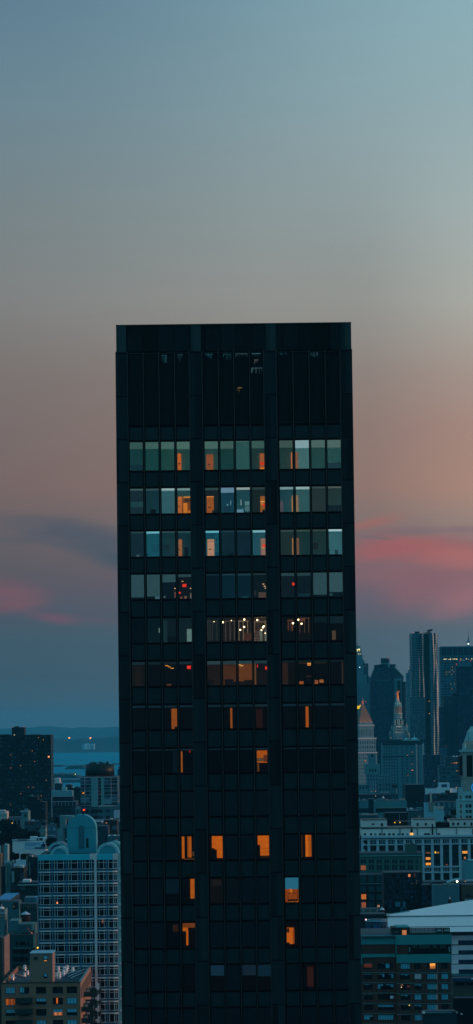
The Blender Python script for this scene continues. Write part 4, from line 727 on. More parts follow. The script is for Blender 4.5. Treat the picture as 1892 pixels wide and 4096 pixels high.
b=BL('dark narrow tenement with a pale ladder-like corner, below the teal roof',46,95,3473,1090,26,facade((.035,.05,.06),(.01,.015,.02),fh=3.6,bw=3.4,ww=.5,wh=.6,wvar=.8,seed=34),yref=3500); b.bx('quoin_strip',mat('quoin',(.24,.30,.30),.85,var=.5,scale=1.2),47,56,3485,3530,-.5,-.01); b.bulk(68,78,3466,2,7,m_tan,'chimney'); b.bulk(79,93,3467,2,7,m_pale,'chimney')
b=BL('tall tenement with three pale vertical strips beside the white-gridded tower',104,128,3426,1120,26,facade((.06,.085,.09),(.02,.03,.03),fh=3.6,bw=1.6,ww=.4,wh=.6,seed=35),yref=3460); b.bx('pale_strip',m_tan,106,109.5,3426,3483,-.5,-.01); b.bx('pale_strip',mat('quoin',(.24,.30,.30),.85,var=.5,scale=1.2),116,121,3450,3500,-.5,-.01)
b=BL('dark infill house with a bright gable tip against the white-gridded tower',127,151,3430,1110,26,facade((.03,.05,.07),GLASS,fh=3.6,bw=1.6,ww=.4,wh=.6,seed=36),yref=3460); b.bx('gable_tip',m_white,127,132,3421,3428,.5,2)
b=BL('low block with long pale ledge and white rooftop cube, left of the gridded tower',70,152,3531,1050,26,facade((.045,.075,.08),(.012,.02,.022),fh=3.4,bw=3,ww=.5,wh=.5,wvar=1,seed=37),yref=3560); b.bx('ledge',mat('ledge_paint',(.30,.38,.37),.8),70,151,3538.5,3541.5,-1,-.01); b.bx('rooftop_cube',m_white,91,121,3519,3531.3,.5,6)
b=BL('flat-topped shed with vivid blue roof strip at the left edge',-20,45,3600,1000,40,facade((.05,.09,.10),GLASS,fh=3.3,bw=3,ww=.5,wh=.4,seed=38),roof=mat('blue_roof',(.05,.26,.48),.7,var=.1),yref=3620)
b=BL('teal gabled block with dark notches under the blue roof strip',-20,77,3607,985,10,facade((.11,.20,.22),(.02,.03,.04),fh=5,bw=5,ww=.3,wh=.4,seed=39),yref=3625); b.lamp(55.5,3627,1.3,'e0a030',2)
b=BL('long block with a row of arched windows, left of the gridded tower',76,149,3617,990,24,mat('arcade_wall',(.07,.12,.13),.85,var=.2),yref=3630)
for k in range(9): b.bx('arched_window',m_pale if k==-1 else m_glass,80+7.4*k,84.5+7.4*k,3622,3633,-.05,-.005); b.bx('arch_pier',mat('arch_stone',(.16,.24,.24),.85),84.8+7.4*k,86.9+7.4*k,3620,3633.5,-.3,-.006)
b.bulk(98,138,3590,8,18,mat('teal_shed',(.11,.20,.25),.8)); b.bulk(138,150,3590,8,18,mat('blue_shed',(.12,.25,.33),.8)); b.lamp(114,3627,1.3,'a06850',1.2)
b=BL('ornate pale tower with a small white cupola at the left edge',-10,20,3640,960,14,facade((.20,.25,.26),(.02,.03,.04),fh=4.6,bw=3.4,ww=.45,wh=.5,wvar=.6,seed=41),yref=3680)
b.bx('cornice',m_pale,-10,22,3652,3655,-.5,-.01); MB().ball(b.x(5,3640,5),5,b.Z,1.0,14,8,.8).build('cupola',m_white,b.root,True); b.bx('spire',m_tan,3.5,7,3616,3634,4.5,5.5); b.bx('lower_cornice',m_pale,-10,22,3664,3665.5,-.5,-.01)
b=BL('mid-rise with rows of tall dark windows, left of the brown brick apartment house',45,140,3741,950,24,mat('teal_brick',(.075,.12,.13),.9,var=.25,scale=.4),yref=3800)
for k,(y0,y1) in enumerate(((3767,3782),(3797,3815),(3827,3846),(3857,3876))):
    for a,b_ in (((63,71),(78,102),(109,117)) if k==0 else ((52,62),(65,75),(78,98),(101,112))): b.bx('window',m_black,a,b_,y0,y1,-.06,-.005)
b.bx('ledge',mat('ledge_teal',(.14,.24,.26),.8),50,123,3791,3794,-.6,-.01); b.bx('corner_strip',mat('ledge_paint',(.30,.38,.37),.8),134,138,3742,3790,-.3,-.01)
b.bx('penthouse',mat('penthouse_teal',(.10,.19,.22),.85,var=.15),70,139,3697,3741,4,16); b.bx('penthouse_window',m_black,85,98,3732,3742,3.8,3.99); b.bx('penthouse_window',m_black,101,112,3732,3741,3.8,3.99); b.bx('light_flank',mat('flank',(.30,.36,.34),.85,var=.2),126,134,3692,3722,3.4,3.97)
b.bx('upper_box',mat('penthouse_teal2',(.13,.24,.27),.85,var=.15),37,75,3683,3721,6,18); b.bx('box_trim',m_roofl,37,76,3682,3684,5.8,5.99)
for i,(px,py) in enumerate(((107,3705),(110,3711),(114,3717),(117,3722),(120.5,3727),(127.5,3731.5))): b.lamp(px,py,[.9,.9,1.4,1.2,1.2,2.0][i],['a06848','a06848','c05a38','a04a50','c08050','ff7a20'][i],[1.2,1.2,1.6,1.2,1.4,3][i],3.2,'stair_light')
BL('plain blue-grey house with small window rows left of the dark-windowed mid-rise',-20,45,3741,960,24,facade((.08,.15,.19),(.01,.02,.04),fh=4.2,bw=2.2,ww=.5,wh=.4,wvar=.6,seed=43),yref=3800)
b=BL('brick wall sliver with warm mottled flank at the left edge, bottom',-60,10,3751,870,26,mat('dusky_brick',(.10,.10,.09),.9,var=.3),yref=3850); b.bx('afterglow_flank',mat('sunset_flank',(.24,.19,.17),.9,var=.6,scale=.5),10.2,18,3752,3935,.5,20); b.lamp(22.5,3853,2.4,'b06a3c',1.2,.1)  # flank colour carries the afterglow on the right face
# free-standing water tank
xw,zt=P(102,3645,975); wt=empty('water_tank',(xw,975,P(102,3698,975)[1]),'big dark rooftop water tank with a pale conical roof, left of the gridded tower','water tank')
z0=wt.location.z; MB().cone(0,0,1.42,1.40,0,P(102,3657,975)[1]-z0,24).build('tank_body',m_wood,wt,True); MB().cone(0,0,1.55,.03,P(102,3657,975)[1]-z0,zt-z0,24).build('conical_roof',mat('tank_roof',(.30,.44,.52),.5,var=.15),wt); 
q_=MB(); [q_.box(a-.1,a+.1,b_-.1,b_+.1,-7,0) for a in (-1,1) for b_ in (-1,1)]; q_.box(-1.2,1.2,-1.2,1.2,-.2,-.0); q_.build('tank_stand',m_dark,wt)
tag(MB().ball(P(151,3791,940)[0],940,P(151,3791,940)[1],.2,8,5).build('street_lamp',glow('ffb020',4)),'amber lamp shining above the lift house roof, by the gridded tower','lamp')
# lights and houses on the far wooded shore
for px,lb in ((276,'left one of the two orange floodlights on the far wooded shore'),(361,'right one of the two orange floodlights on the far wooded shore')):
    x_,z_=P(px,2952,20000); r0=empty('floodlight',(x_,20000,z_),lb,'floodlight','orange floodlights on the far shore')
    MB().ball(0,0,0,3.4,8,6).build('lamp_head',glow('ffa448',4.5),r0); MB().ball(4.5,5,1.5,2.6,8,6).build('lamp_head',glow('ff8838',3),r0); MB().box(-.6,.6,4,5,-60,-4).build('pole',m_dark,r0)
fb=empty('waterfront_building',(P(353,2992,21100)[0],21100,8),'white block with bright wings on the far wooded shore','building')
fx=lambda px: P(px,2985,21100)[0]-fb.location.x; fz=lambda py: P(353,py,21100)[1]-8
m_fb=mat('far_white',(.9,.88,.85),.8); m_fb2=mat('far_grey',(.35,.45,.5),.8)
for nm,a,b_,t_,m_ in (('grey_wing',328,339,2977,m_fb2),('left_wing',339,350,2974,m_fb),('centre_block',350,357,2973,m_fb2),('right_wing',354,361,2976,m_fb),('end_wall',374,378,2975,m_fb)): box(nm,m_,fb,fx(a),fx(b_),(0 if m_ is m_fb else 3),30,0,fz(t_)-(0 if nm!='end_wall' else 0))
box('link_roof',m_fb,fb,fx(361.1),fx(373.9),1,29,fz(2980),fz(2976.5)); box('link_wall',m_fb2,fb,fx(361.1),fx(373.9),5,25,0,fz(2980)-.5)
for px,py,h_,r_,lb in ((276,3097,'ffe07a',1.7,'left yellow-white light on the near shore'),(301,3097,'e8e060',1.8,'right yellow-green light on the near shore')):
    d_=140*13000/(3107-2921); x_,z_=P(px,py,d_); tag(MB().ball(x_,d_,z_,r_*d_/F_PX,8,6).build('pier_light',glow(h_,5)),lb,'lamp')
# dark trees at the far left
def tree(px,py,pw,D_,h_,label,seed,name='tree',c=(.022,.035,.03)):
    rnd=random.Random(seed); x_,zt=P(px,py,D_); r0=empty(name,(x_,D_,0),label,'tree','dark park trees at the left edge'); R_=pw/2*D_/F_PX
    tr_=MB().cone(0,0,.5,.3,0,zt-R_*.9,8); 
    for k in range(5): a=k*1.26; tr_.bar((0,0,zt-R_*1.5),(R_*.55*math.cos(a),R_*.55*math.sin(a),zt-R_*.7),.14)
    tr_.build('trunk',m_dark,r0)
    cr_=MB(); cl_=[(rnd.uniform(-.75,.75),rnd.uniform(-.75,.75),rnd.uniform(-.6,.85),rnd.uniform(.28,.5)) for _ in range(26)]
    for (cx_,cy_,cz_,cr0) in cl_:
        for _ in range(95):
            a=rnd.uniform(0,6.283); b_=math.acos(rnd.uniform(-1,1)); rr_=cr0*R_*rnd.uniform(.6,1.08)
            p=Vector((cx_*R_+rr_*math.sin(b_)*math.cos(a),cy_*R_+rr_*math.sin(b_)*math.sin(a),zt-R_*.95+cz_*R_*.75+rr_*.8*math.cos(b_)))
            u_=Vector((rnd.uniform(-1,1),rnd.uniform(-1,1),rnd.uniform(-1,1))).normalized()*.55; v_=u_.cross(Vector((rnd.uniform(-1,1),rnd.uniform(-1,1),1))).normalized()*.45
            o_=len(cr_.v); cr_.v+=[tuple(p-u_),tuple(p+v_),tuple(p+u_),tuple(p-v_)]; cr_.f.append((o_,o_+1,o_+2,o_+3))
    cr_.build('crown',mat('foliage',c,.9,var=.6,scale=.5),r0)
T=[(6,3272,62,1850,'tall round tree nearest the left edge, under the pale pavilion'),(38,3292,60,1830,'broad tree right of the tall round one at the left edge'),(70,3312,58,1810,'dark tree in front of the colonnaded hall'),(102,3318,56,1800,'dark tree under the faint red rooftop sign'),(134,3322,50,1790,'dark tree behind the rooftop boxes of the bannered building'),(12,3330,64,1700,'lower tree at the left edge above the pale slender slab'),(52,3340,50,1690,'low tree just left of the bannered white building'),(205,3352,36,1560,'small dark tree right of the bannered building'),(60,3412,30,1450,'small tree at the lower left corner of the bannered building'),(106,3414,44,1440,'wide low tree at the foot of the bannered building')]
for i,a in enumerate(T): tree(a[0],a[1],a[2],a[3],0,a[4],50+i)
# ================================================================== RIGHT SIDE : far skyline
def ngon(r,n,cx=0,cy=0,ph=0): return [(cx+r*math.cos(ph+2*math.pi*i/n),cy+r*math.sin(ph+2*math.pi*i/n)) for i in range(n)]
m_lim=facade((.16,.25,.29),(.03,.06,.09),fh=3.8,bw=3.2,ww=.4,wh=.45,lit=.0,var=.15,seed=50,wvar=.5)
b=BL('slim stepped tower with golden lit crown and red mast, against the dark tower',1400,1452,2632,5500,28,m_lim,yref=2680,name='skyscraper',cat='skyscraper')
for a,c_,t_,y in ((1404,1450,2619,2),(1408,1447,2604,4),(1411,1445,2596,6),(1413,1442,2588,7),(1416,1439,2583,8)):
    b.bx('crown_tier',m_lim if t_!=2588 else m_conc,a,c_,t_,2640,y,28-y)
b.bx('spire',mat('spire_pink',(.4,.1,.12),.6),1429,1431.5,2570,2586,13,15); b.bx('mast',mat('mast_pink',(.35,.12,.14),.6),1429.8,1430.6,2509,2570,13.8,14.4)
for px,py,r_,h_,k in ((1430,2599,3.6,'f0e8a0',2.6),(1437,2598,3.6,'fff0a8',3.2),(1429.5,2605,2.6,'d0c878',2),(1438.5,2604,2.2,'e8a858',2),(1434,2616,2.2,'f0e8a0',2),(1441,2615.5,2,'f8e0a8',2),(1447.5,2615.5,1.5,'d09090',1.5),(1433.5,2637,1.4,'b0a878',1.2),(1442,2637,1.4,'b09080',1.2),(1439,2669,2.6,'e8fff0',4),(1438.5,2701,1.5,'d0a898',2),(1446,2652,1.2,'a8a898',1.2),(1430,2509,1.2,'e04040',2)): b.lamp(px,py,r_,h_,k,.5 if py>2610 else 1.5,'crown_light')
b.bx('shoulder',m_lim,1448,1461,2642,3000,4,24); 
b=BL('plain teal slab shoulder right of the golden-crowned tower',1456,1474,2654,5400,24,facade((.05,.11,.15),(.02,.05,.08),fh=3.8,bw=3,ww=.5,wh=.5,wvar=.4,seed=51),yref=2720,name='skyscraper',cat='skyscraper'); b.bx('lower_shoulder',m_lim,1474,1481,2705,3000,2,20); b.bx('front_annex',m_lim,1441,1470,2699,3000,-12,-.1); b.bx('wing',m_lim,1430,1478,2733,3000,-20,-12.1); b.lamp(1462,2664,1.2,'c06068',1.6)
# hip-roofed dark tower
b=BL('broad navy tower with a flared pyramidal roof and box on top',1483,1614,2712,5300,40,facade((.025,.05,.09),(.012,.03,.06),fh=3.9,bw=3.0,ww=.55,wh=.5,wvar=.6,seed=52,lit=.002,litc='8090a0'),yref=2760,name='skyscraper',cat='skyscraper')
m_nv=mat('navy_roof',(.022,.045,.08),.6,var=.15); X_=lambda px: b.x(px,2700); Z_=lambda py: b.z(py,1550)
rf=MB(); base=[(X_(1482),-.2),(X_(1616),-.2),(X_(1616),40),(X_(1482),40)]; top=[(X_(1500),12),(X_(1580),12),(X_(1580),30),(X_(1500),30)]
rf.prism(base,Z_(2711.9),Z_(2669),top); rf.build('hip_roof',m_nv,b.root); b.bx('attic',m_nv,1498,1582,2659,2669.5,13,29); b.bx('attic_ledge',m_nv,1515,1583,2657,2661,12.5,29.5)
b.bx('front_bay',facade((.02,.045,.085),(.01,.028,.055),fh=3.9,bw=3.0,ww=.6,wh=.5,wvar=.6,seed=53),1500,1578,2669,3000,-3,-.05)
b.bx('penthouse',mat('penthouse_dark',(.05,.07,.07),.7,var=.3),1524.5,1558,2633,2652,14,28); b.bx('penthouse_base',mat('ph_base',(.16,.24,.27),.7,var=.3),1526,1552,2652,2670,13,27); b.bx('stair_box',mat('ph_base2',(.30,.33,.32),.8),1552,1558,2652,2670,12,26); b.bx('mast',m_pale,1555,1556,2632,2652,13.4,13.9); b.lamp(1554,2632.5,1.5,'ff3a30',2.5,13)
rr=MB(); rr.bar((X_(1580),11.8,Z_(2668)),(X_(1615),-.3,Z_(2709)),.7); rr.build('roof_hip',mat('hip_teal',(.10,.24,.26),.6),b.root)
b.bx('side_wing',m_lim,1578,1610,2711,3000,-2,-.1); b.bx('wing_slot',mat('slot',(.012,.02,.035),.8),1591,1604,2724,3000,-2.3,-2.05)
for k in range(9): b.bx('roof_light',mat('dim_pane',(.3,.35,.42),.6),1504+6*k,1508+6*k,2720,2721.4,-3.2,-3.05)
b=BL('thin dark tower whose right edge shows pinkish balcony dots, beside the navy tower',1609,1629,2727,5200,24,facade((.03,.045,.06),(.01,.015,.02),fh=4,bw=2.5,ww=.5,wh=.5,seed=54),yref=2800,name='skyscraper',cat='skyscraper')
for k in range(16): b.bx('balcony',mat('balcony_afterglow',(.55,.42,.42),.8,var=.3),1620+(k%3)*1.0,1627.5+(k%2),2740+8.6*k,2743+8.6*k,-.8,-.05)  # pink colour stands in for light on the tower's side
# undulating steel tower
D4=4300.0; g4=BL('tall rippling steel tower glowing copper at its folds, with rooftop crane',1645,1755,2533,D4,28,None,yref=2800,name='skyscraper',cat='skyscraper')
m_steel=facade((.19,.26,.29),(.012,.025,.035),fh=3.1,bw=3.0,ww=.52,wh=.55,rough=.42,metal=.15,var=.15,wvar=.9,seed=55,wrough=.2,lit=.003,litc='ffb040',litk=2)
def fold(u,v):      # depth of the skin: u 0..1 across, v 0..1 up; each fold swells quickly and falls back slowly to the west
    a=0
    for c_,w_,am,ph in ((.03,.05,8.6,.3),(.285,.08,7.4,1.0),(.43,.10,6.2,2.2),(.82,.09,3.8,.4),(.925,.07,2.6,1.7)):
        c2=c_+.012*math.sin(v*9+ph)+.008*math.sin(v*23+ph*2); d_=(u-c2)
        a+=am*(.82+.18*math.sin(v*14+ph*3))*(max(0,1+d_/(w_*.45)) if d_<0 else max(0,1-d_/w_))
    if .54<u<.68: a-=2.0*math.sin((u-.54)/.14*math.pi)
    return -a
mb=MB(); nu,nvv=96,110; xa,xb=g4.x(1645,2800),g4.x(1754,2800); zt=g4.z(2533,1700)
for j in range(nvv+1):
    for i in range(nu+1): u=i/nu; v=j/nvv; mb.v.append((xa+(xb-xa)*u,fold(u,v),zt*v))
for j in range(nvv):
    for i in range(nu): a=j*(nu+1)+i; mb.f.append((a,a+1,a+nu+2,a+nu+1))
mb.build('rippled_front',m_steel,g4.root,False); box('tower_core',facade((.12,.15,.16),(.012,.025,.035),fh=3.1,bw=3.2,ww=.5,wh=.5,rough=.5,seed=56),g4.root,xa+.2,xb-.2,.1,28,0,zt-.3)
g4.bx('dark_slot_wall',mat('slot_shade',(.028,.035,.035),.8,var=.3),1704,1722,2535,3300,-1.6,-.3); g4.bx('roof_drum',m_dark,1660,1678,2526,2534,6,16); g4.bx('roof_drum',m_dark,1700,1724,2529,2534,6,16)  # slot wall coloured dark in place of north-side shade
cr=MB(); cr.bar((g4.x(1714,2530,8),8,g4.z(2532,1714)),(g4.x(1715,2522,8),8,g4.z(2521,1714)),.9); cr.bar((g4.x(1709,2523,8),8,g4.z(2524,1714)),(g4.x(1727,2519,8),8,g4.z(2519.5,1714)),1.1); cr.bar((g4.x(1722,2521,8),8,g4.z(2521,1714)),(g4.x(1732,2517,8),8,g4.z(2517,1714)),.35); cr.build('roof_crane',m_dark,g4.root)
for px in (1652,1686): g4.lamp(px,2530,1.4,'ff3848',2.5,2)
for px,py in ((1653.5,2797),(1716.5,2805),(1653.5,2822),(1717.5,2854),(1684.5,2867),(1727,3032),(1739,3122)): g4.lamp(px,py,1.7,'ffa838',2.5,-6,'lit_window')
g4.bx('parapet_rim',mat('rim_steel',(.6,.5,.42),.4,metal=.3),1690,1702,2531,2533.5,-3,1)
b=BL('stepped limestone tower behind the left side of the rippling tower',1627,1652,2692,4600,24,m_lim,yref=2750,name='skyscraper',cat='skyscraper'); b.bx('upper_step',m_lim,1634,1652,2679,2692,2,20); b.bx('upper_step',m_lim,1638,1652,2667,2679,4,18); b.bx('top_step',m_lim,1642,1656,2636,2667,6,16)
for px in (1637,1641,1645,1633): b.lamp(px,2674.5,1.3,'c8c070',1.6,1.5)
b=BL('limestone slab with grid of small windows in front of the rippling tower foot',1640,1700,2790,4100,26,facade((.09,.17,.20),(.03,.06,.09),fh=3.7,bw=3.2,ww=.5,wh=.5,wvar=.5,seed=58),yref=2850)
# bank slab
b=BL('wide glass slab skyscraper with a row of bright lights near its top, right edge',1761,1960,2586,5000,40,facade((.09,.20,.24),(.014,.035,.06),fh=3.9*1.02,bw=11.0,ww=.90,wh=.66,wvar=.5,seed=59,rough=.5),yref=2700,name='skyscraper',cat='skyscraper')
b.bx('top_panel',mat('crown_glass',(.018,.045,.075),.35,var=.2,scale=.05),1762.5,1960,2589,2622,-.6,-.02); b.bx('top_rail',m_teal,1761,1960,2584.5,2588.5,-.8,-.01); b.bx('mid_rail',m_teal,1761,1960,2621.5,2623.5,-.9,-.61)
for k in range(9): xx=1768+22.2*k; b.bx('column',m_teal,xx-.8,xx+.8,2587,3000,-1.1,-.7)
for px,py,r_ in ((1777,2637,2.4),(1781,2636.5,2),(1785.5,2636,1.8),(1794,2638,1.5),(1801,2637,3.2),(1812.5,2636,1.9),(1819.5,2636,2.6),(1827,2636.5,2.6),(1844,2636.5,1.7),(1865.5,2635.5,2.2),(1874,2637,1.2),(1887,2635.5,2.2)): b.lamp(px,py,r_,'f0e0a8',2.6,-1.3,'indoor_light')
for px,py in ((1785,2688),(1785,2698),(1798,2688),(1808.5,2680),(1816,2687),(1820,2687),(1809,2668),(1823,2697),(1803,2735),(1819,2735),(1808,2756),(1809,2774),(1807,2697)): b.lamp(px,py,1.6,'d09a58',1.7,-1.3,'lit_window')
b=BL('needle spire with a white beacon behind the wide glass slab',1869,1879,2566,5900,12,m_lim,yref=2580,name='skyscraper',cat='skyscraper')
MB().cone(b.x(1874,2560,6),6,2.0,.5,b.Z,b.z(2541,1874),10).build('spire',m_conc,b.root); b.bx('mast',m_conc,1873.7,1874.3,2515,2545,5.8,6.2); b.lamp(1873.5,2575.5,3.6,'ecfff0',5,-2)
b=BL('dark navy tower with pale teal cap and red lights, right edge',1826,1960,2648,4500,30,facade((.022,.05,.095),(.014,.035,.07),fh=3.8,bw=2.8,ww=.55,wh=.45,wvar=.5,seed=60,lit=.001,litc='7088a8'),yref=2800,name='skyscraper',cat='skyscraper')
b.bx('cap',mat('cap_teal',(.09,.22,.25),.7,var=.1),1826,1887,2650,2666,-1.5,-.02); b.bx('cap_top',mat('cap_teal',(.09,.22,.25),.7,var=.1),1840,1886,2644,2650,.5,16); b.lamp(1841,2642.5,1.9,'ff3030',2.5,1); b.lamp(1882,2642.5,1.9,'ff3030',2.5,1); b.lamp(1826.5,2657,1.9,'ff3030',2.5,-2); b.bx('top_gear',m_pale,1849,1859,2640,2644,3,6)
b=BL('lower tower of dark vertical ribs in front of the wide glass slab',1776,1828,2786,4400,30,mat('rib_gap',(.015,.03,.05),.6),yref=2880,name='skyscraper',cat='skyscraper')
for k in range(9): xx=1779+5.6*k; b.bx('rib',mat('rib_blue',(.05,.11,.17),.7,var=.1),xx-1.0,xx+1.2,(2818 if k<6 else 2786),3300,-1.2,-.01)
b.bx('upper_grid',facade((.04,.09,.13),(.015,.035,.06),fh=3.8,bw=3.4,ww=.5,wh=.5,seed=61),1775,1812,2787,2817,-1.6,-.02); b.bx('roof_box',m_black,1811,1828,2772,2785.8,2,18)
b=BL('narrow grid-fronted block between the rippling tower and the ribbed tower',1755,1777,2829,4350,22,facade((.05,.11,.16),(.015,.04,.07),fh=3.8,bw=4.4,ww=.6,wh=.5,wvar=.4,seed=62),yref=2900,name='skyscraper',cat='skyscraper')
b.bulk(1756,1764,2824,3,9,m_tan)
# courthouse with pyramidal roof, turned to the street grid
DC=3900.0; rzc=R(-33)
xm=P(1502,2950,DC)[0]; zc=lambda py: P(1500,py,DC)[1]
ct=empty('courthouse_tower',(xm,DC,0),'tapering courthouse tower with gilded pyramid roof, right side warmly lit','courthouse',rz=R(28))
# local frame: corner nearest the camera at origin, left face along -x, right face along +y
wl=(P(1502,2950,DC)[0]-P(1432,2950,DC)[0])/math.cos(R(28)); wr=(P(1530,2950,DC)[0]-P(1502,2950,DC)[0])/math.sin(R(28))
m_cf=facade((.17,.27,.30),(.02,.05,.08),fh=4.2,bw=2.7,ww=.42,wh=.5,wvar=.4,seed=63); m_cs=m_cf
def rp(x0,x1,y0,y1,z0,z1,nm,m): return box(nm,m,ct,x0,x1,y0,y1,z0,z1)
zz=[zc(3330),zc(3003),zc(2998),zc(2950),zc(2945),zc(2888)]
rp(-wl-1,1.2,-1.2,wr*1.12,0,zc(3012),'lower_shaft',m_cf); rp(-wl-1.6,1.8,-1.8,wr*1.12+.6,zc(3012),zc(3008),'string_course',m_pale)
rp(-wl+.2,.3,-.3,wr*1.05,zc(3008),zc(2956),'middle_shaft',facade((.18,.28,.31),(.02,.05,.08),fh=5.4,bw=3.2,ww=.5,wh=.6,wvar=.3,seed=64)); rp(-wl-.6,1.0,-1.0,wr*1.05+.6,zc(2956),zc(2951),'cornice',m_pale)
rp(-wl+1.6,-1.2,1.2,wr*.98,zc(2951),zc(2903),'belfry',facade((.18,.28,.31),(.03,.07,.10),fh=14,bw=2.2,ww=.45,wh=.6,wvar=.3,seed=65)); rp(-wl+1.0,-.6,.6,wr*.98+.6,zc(2903),zc(2899),'cornice',m_pale)
rp(-wl+2.2,-2,2,wr*.94,zc(2899),zc(2888),'attic',facade((.18,.28,.31),(.05,.09,.12),fh=3.4,bw=2.0,ww=.4,wh=.4,seed=66))
m_gold=mat('gilded_tile',(.24,.17,.11),.5,metal=.2,var=.25,scale=.3)
bx0,bx1,by0,by1=-wl+2.6,-2.2,2.2,wr*.92; cxm,cym=(bx0+bx1)/2,(by0+by1)/2
MB().prism([(bx0,by0),(bx1,by0),(bx1,by1),(bx0,by1)],zc(2888),zc(2815),[(cxm-1,cym-1),(cxm+1,cym-1),(cxm+1,cym+1),(cxm-1,cym+1)]).build('pyramid_roof',m_gold,ct)
MB().cone(cxm,cym,1.2,1.0,zc(2815),zc(2803),8).build('lantern',mat('lantern_lit',(.5,.2,.1),.6,emit=hexc('b84424'),es=.5),ct); MB().cone(cxm,cym,.9,.05,zc(2803),zc(2787),8).build('finial',m_tan,ct)
# floodlights at the foot of the pyramid: real lamps
def spot(loc,target,energy,colr,size=60,parent=None,blend=.6):
    l=bpy.data.lights.new('uplight','SPOT'); l.energy=energy; l.color=colr; l.spot_size=R(size); l.spot_blend=blend; l.shadow_soft_size=.5
    o=bpy.data.objects.new('uplight',l); col.objects.link(o); o.location=loc; o.rotation_euler=(Vector(target)-Vector(loc)).to_track_quat('-Z','Y').to_euler()
    if parent: o.parent=parent
    return o
for k in range(3): xx=bx0+(bx1-bx0)*(.18+.32*k); spot((xx,by0-2.5,zc(2890)),(xx,by0+2.5,zc(2872)),320,(1,.25,.10),110,ct)
for k in range(2): yy=by0+(by1-by0)*(.3+.4*k); spot((bx1+2.5,yy,zc(2890)),(bx1-2.5,yy,zc(2872)),300,(1,.28,.10),110,ct)
for i,(a,b_) in enumerate(((1445,2887),(1465,2884),(1507,2880))): tag(MB().ball(P(a,2862+6*i,DC-30)[0],DC-30,P(a,b_-20 if i<2 else 2876,DC-30)[1],.45,8,5).build('dormer_light',glow('f0a890',2)),None,None).parent=None
for o in [o for o in bpy.data.objects if o.name.startswith('dormer_light')]: bpy.data.objects.remove(o)
b=BL('small yellow-lit rooftop lantern beside the dark tower, over the courthouse pyramid',1424,1446,2836,5000,14,m_lim,yref=2860,name='lantern_tower',cat='tower'); b.bx('lit_lantern',glow('e8c418',1.0,.3,.3),1426,1444.5,2823,2835.8,2,10); b.bx('lantern_tip',glow('e09028',1.2),1439,1444,2819,2822.8,3,7)
b=BL('pale rooftop line and small light in front of the courthouse pyramid, left',1400,1443,2858,4300,14,m_lim,yref=2880,name='office_block',cat='building'); b.lamp(1448,2856.5,1.5,'ffb080',2,-1); b.lamp(1463.5,2807,1.5,'ff9080',2,-3)
# civic building with wedding-cake tower
DM=3950.0; mz=lambda py: P(1600,py,DM)[1]; mx0=P(1595,2930,DM)[0]; S_=DM/F_PX
mu=empty('municipal_tower',(mx0,DM,0),'tiered wedding-cake tower with golden statue, pale and lit from below','tower')
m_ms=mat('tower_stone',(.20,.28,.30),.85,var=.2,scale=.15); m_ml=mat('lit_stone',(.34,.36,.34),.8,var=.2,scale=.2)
def cyl(nm,m,px_r,py0,py1,py_r2=None,n=16,yo=0): return MB().cone(0,14+yo,px_r*S_,(py_r2 or px_r)*S_,mz(py1),mz(py0),n).build(nm,m,mu,False)
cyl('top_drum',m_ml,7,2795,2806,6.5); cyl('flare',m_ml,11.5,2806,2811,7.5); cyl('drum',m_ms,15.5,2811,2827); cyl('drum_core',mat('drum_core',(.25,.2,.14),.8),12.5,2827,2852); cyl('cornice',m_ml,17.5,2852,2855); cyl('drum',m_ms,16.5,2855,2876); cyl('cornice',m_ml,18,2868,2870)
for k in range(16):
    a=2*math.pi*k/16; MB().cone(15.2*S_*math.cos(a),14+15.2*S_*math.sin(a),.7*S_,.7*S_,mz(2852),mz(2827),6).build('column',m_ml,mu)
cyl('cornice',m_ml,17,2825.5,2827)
def mbx(nm,m,a,b_,t_,u_,y0,y1): return box(nm,m,mu,(a-1595)*S_,(b_-1595)*S_,y0,y1,mz(u_),mz(t_))
mbx('square_base',m_ms,1578,1613,2876,2953,4,26); mbx('wide_base',m_ms,1572,1622,2903,2962,1,30)
for a,b_ in ((1580.5,1584),(1590,1593.5),(1598,1601.5),(1607.5,1611)): mbx('column',m_ml,a,b_,2879,2900,2.6,3.9)
for a,b_ in ((1585,1589),(1602.5,1606)): mbx('arch_opening',m_black,a,b_,2880,2900,3.5,3.99)
mbx('arch',m_ml,1590,1601,2877,2880,2.5,3.95)
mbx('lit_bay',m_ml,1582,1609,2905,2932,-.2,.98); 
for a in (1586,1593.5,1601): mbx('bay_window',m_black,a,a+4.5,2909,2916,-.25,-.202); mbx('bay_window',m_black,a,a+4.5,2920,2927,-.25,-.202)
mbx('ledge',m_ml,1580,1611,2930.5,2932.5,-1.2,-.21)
for cx_,top_ in ((1569,2898),(1628,2893),(1562,2920),(1636,2926)):
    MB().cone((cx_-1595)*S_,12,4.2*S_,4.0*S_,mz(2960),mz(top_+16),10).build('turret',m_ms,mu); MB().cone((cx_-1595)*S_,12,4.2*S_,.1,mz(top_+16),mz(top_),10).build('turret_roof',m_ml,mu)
mbx('turret_bay',m_ml,1621,1633,2910,2922,3,8); mbx('side_lit_flank',m_tan,1613.2,1617,2878,2900,6,24)
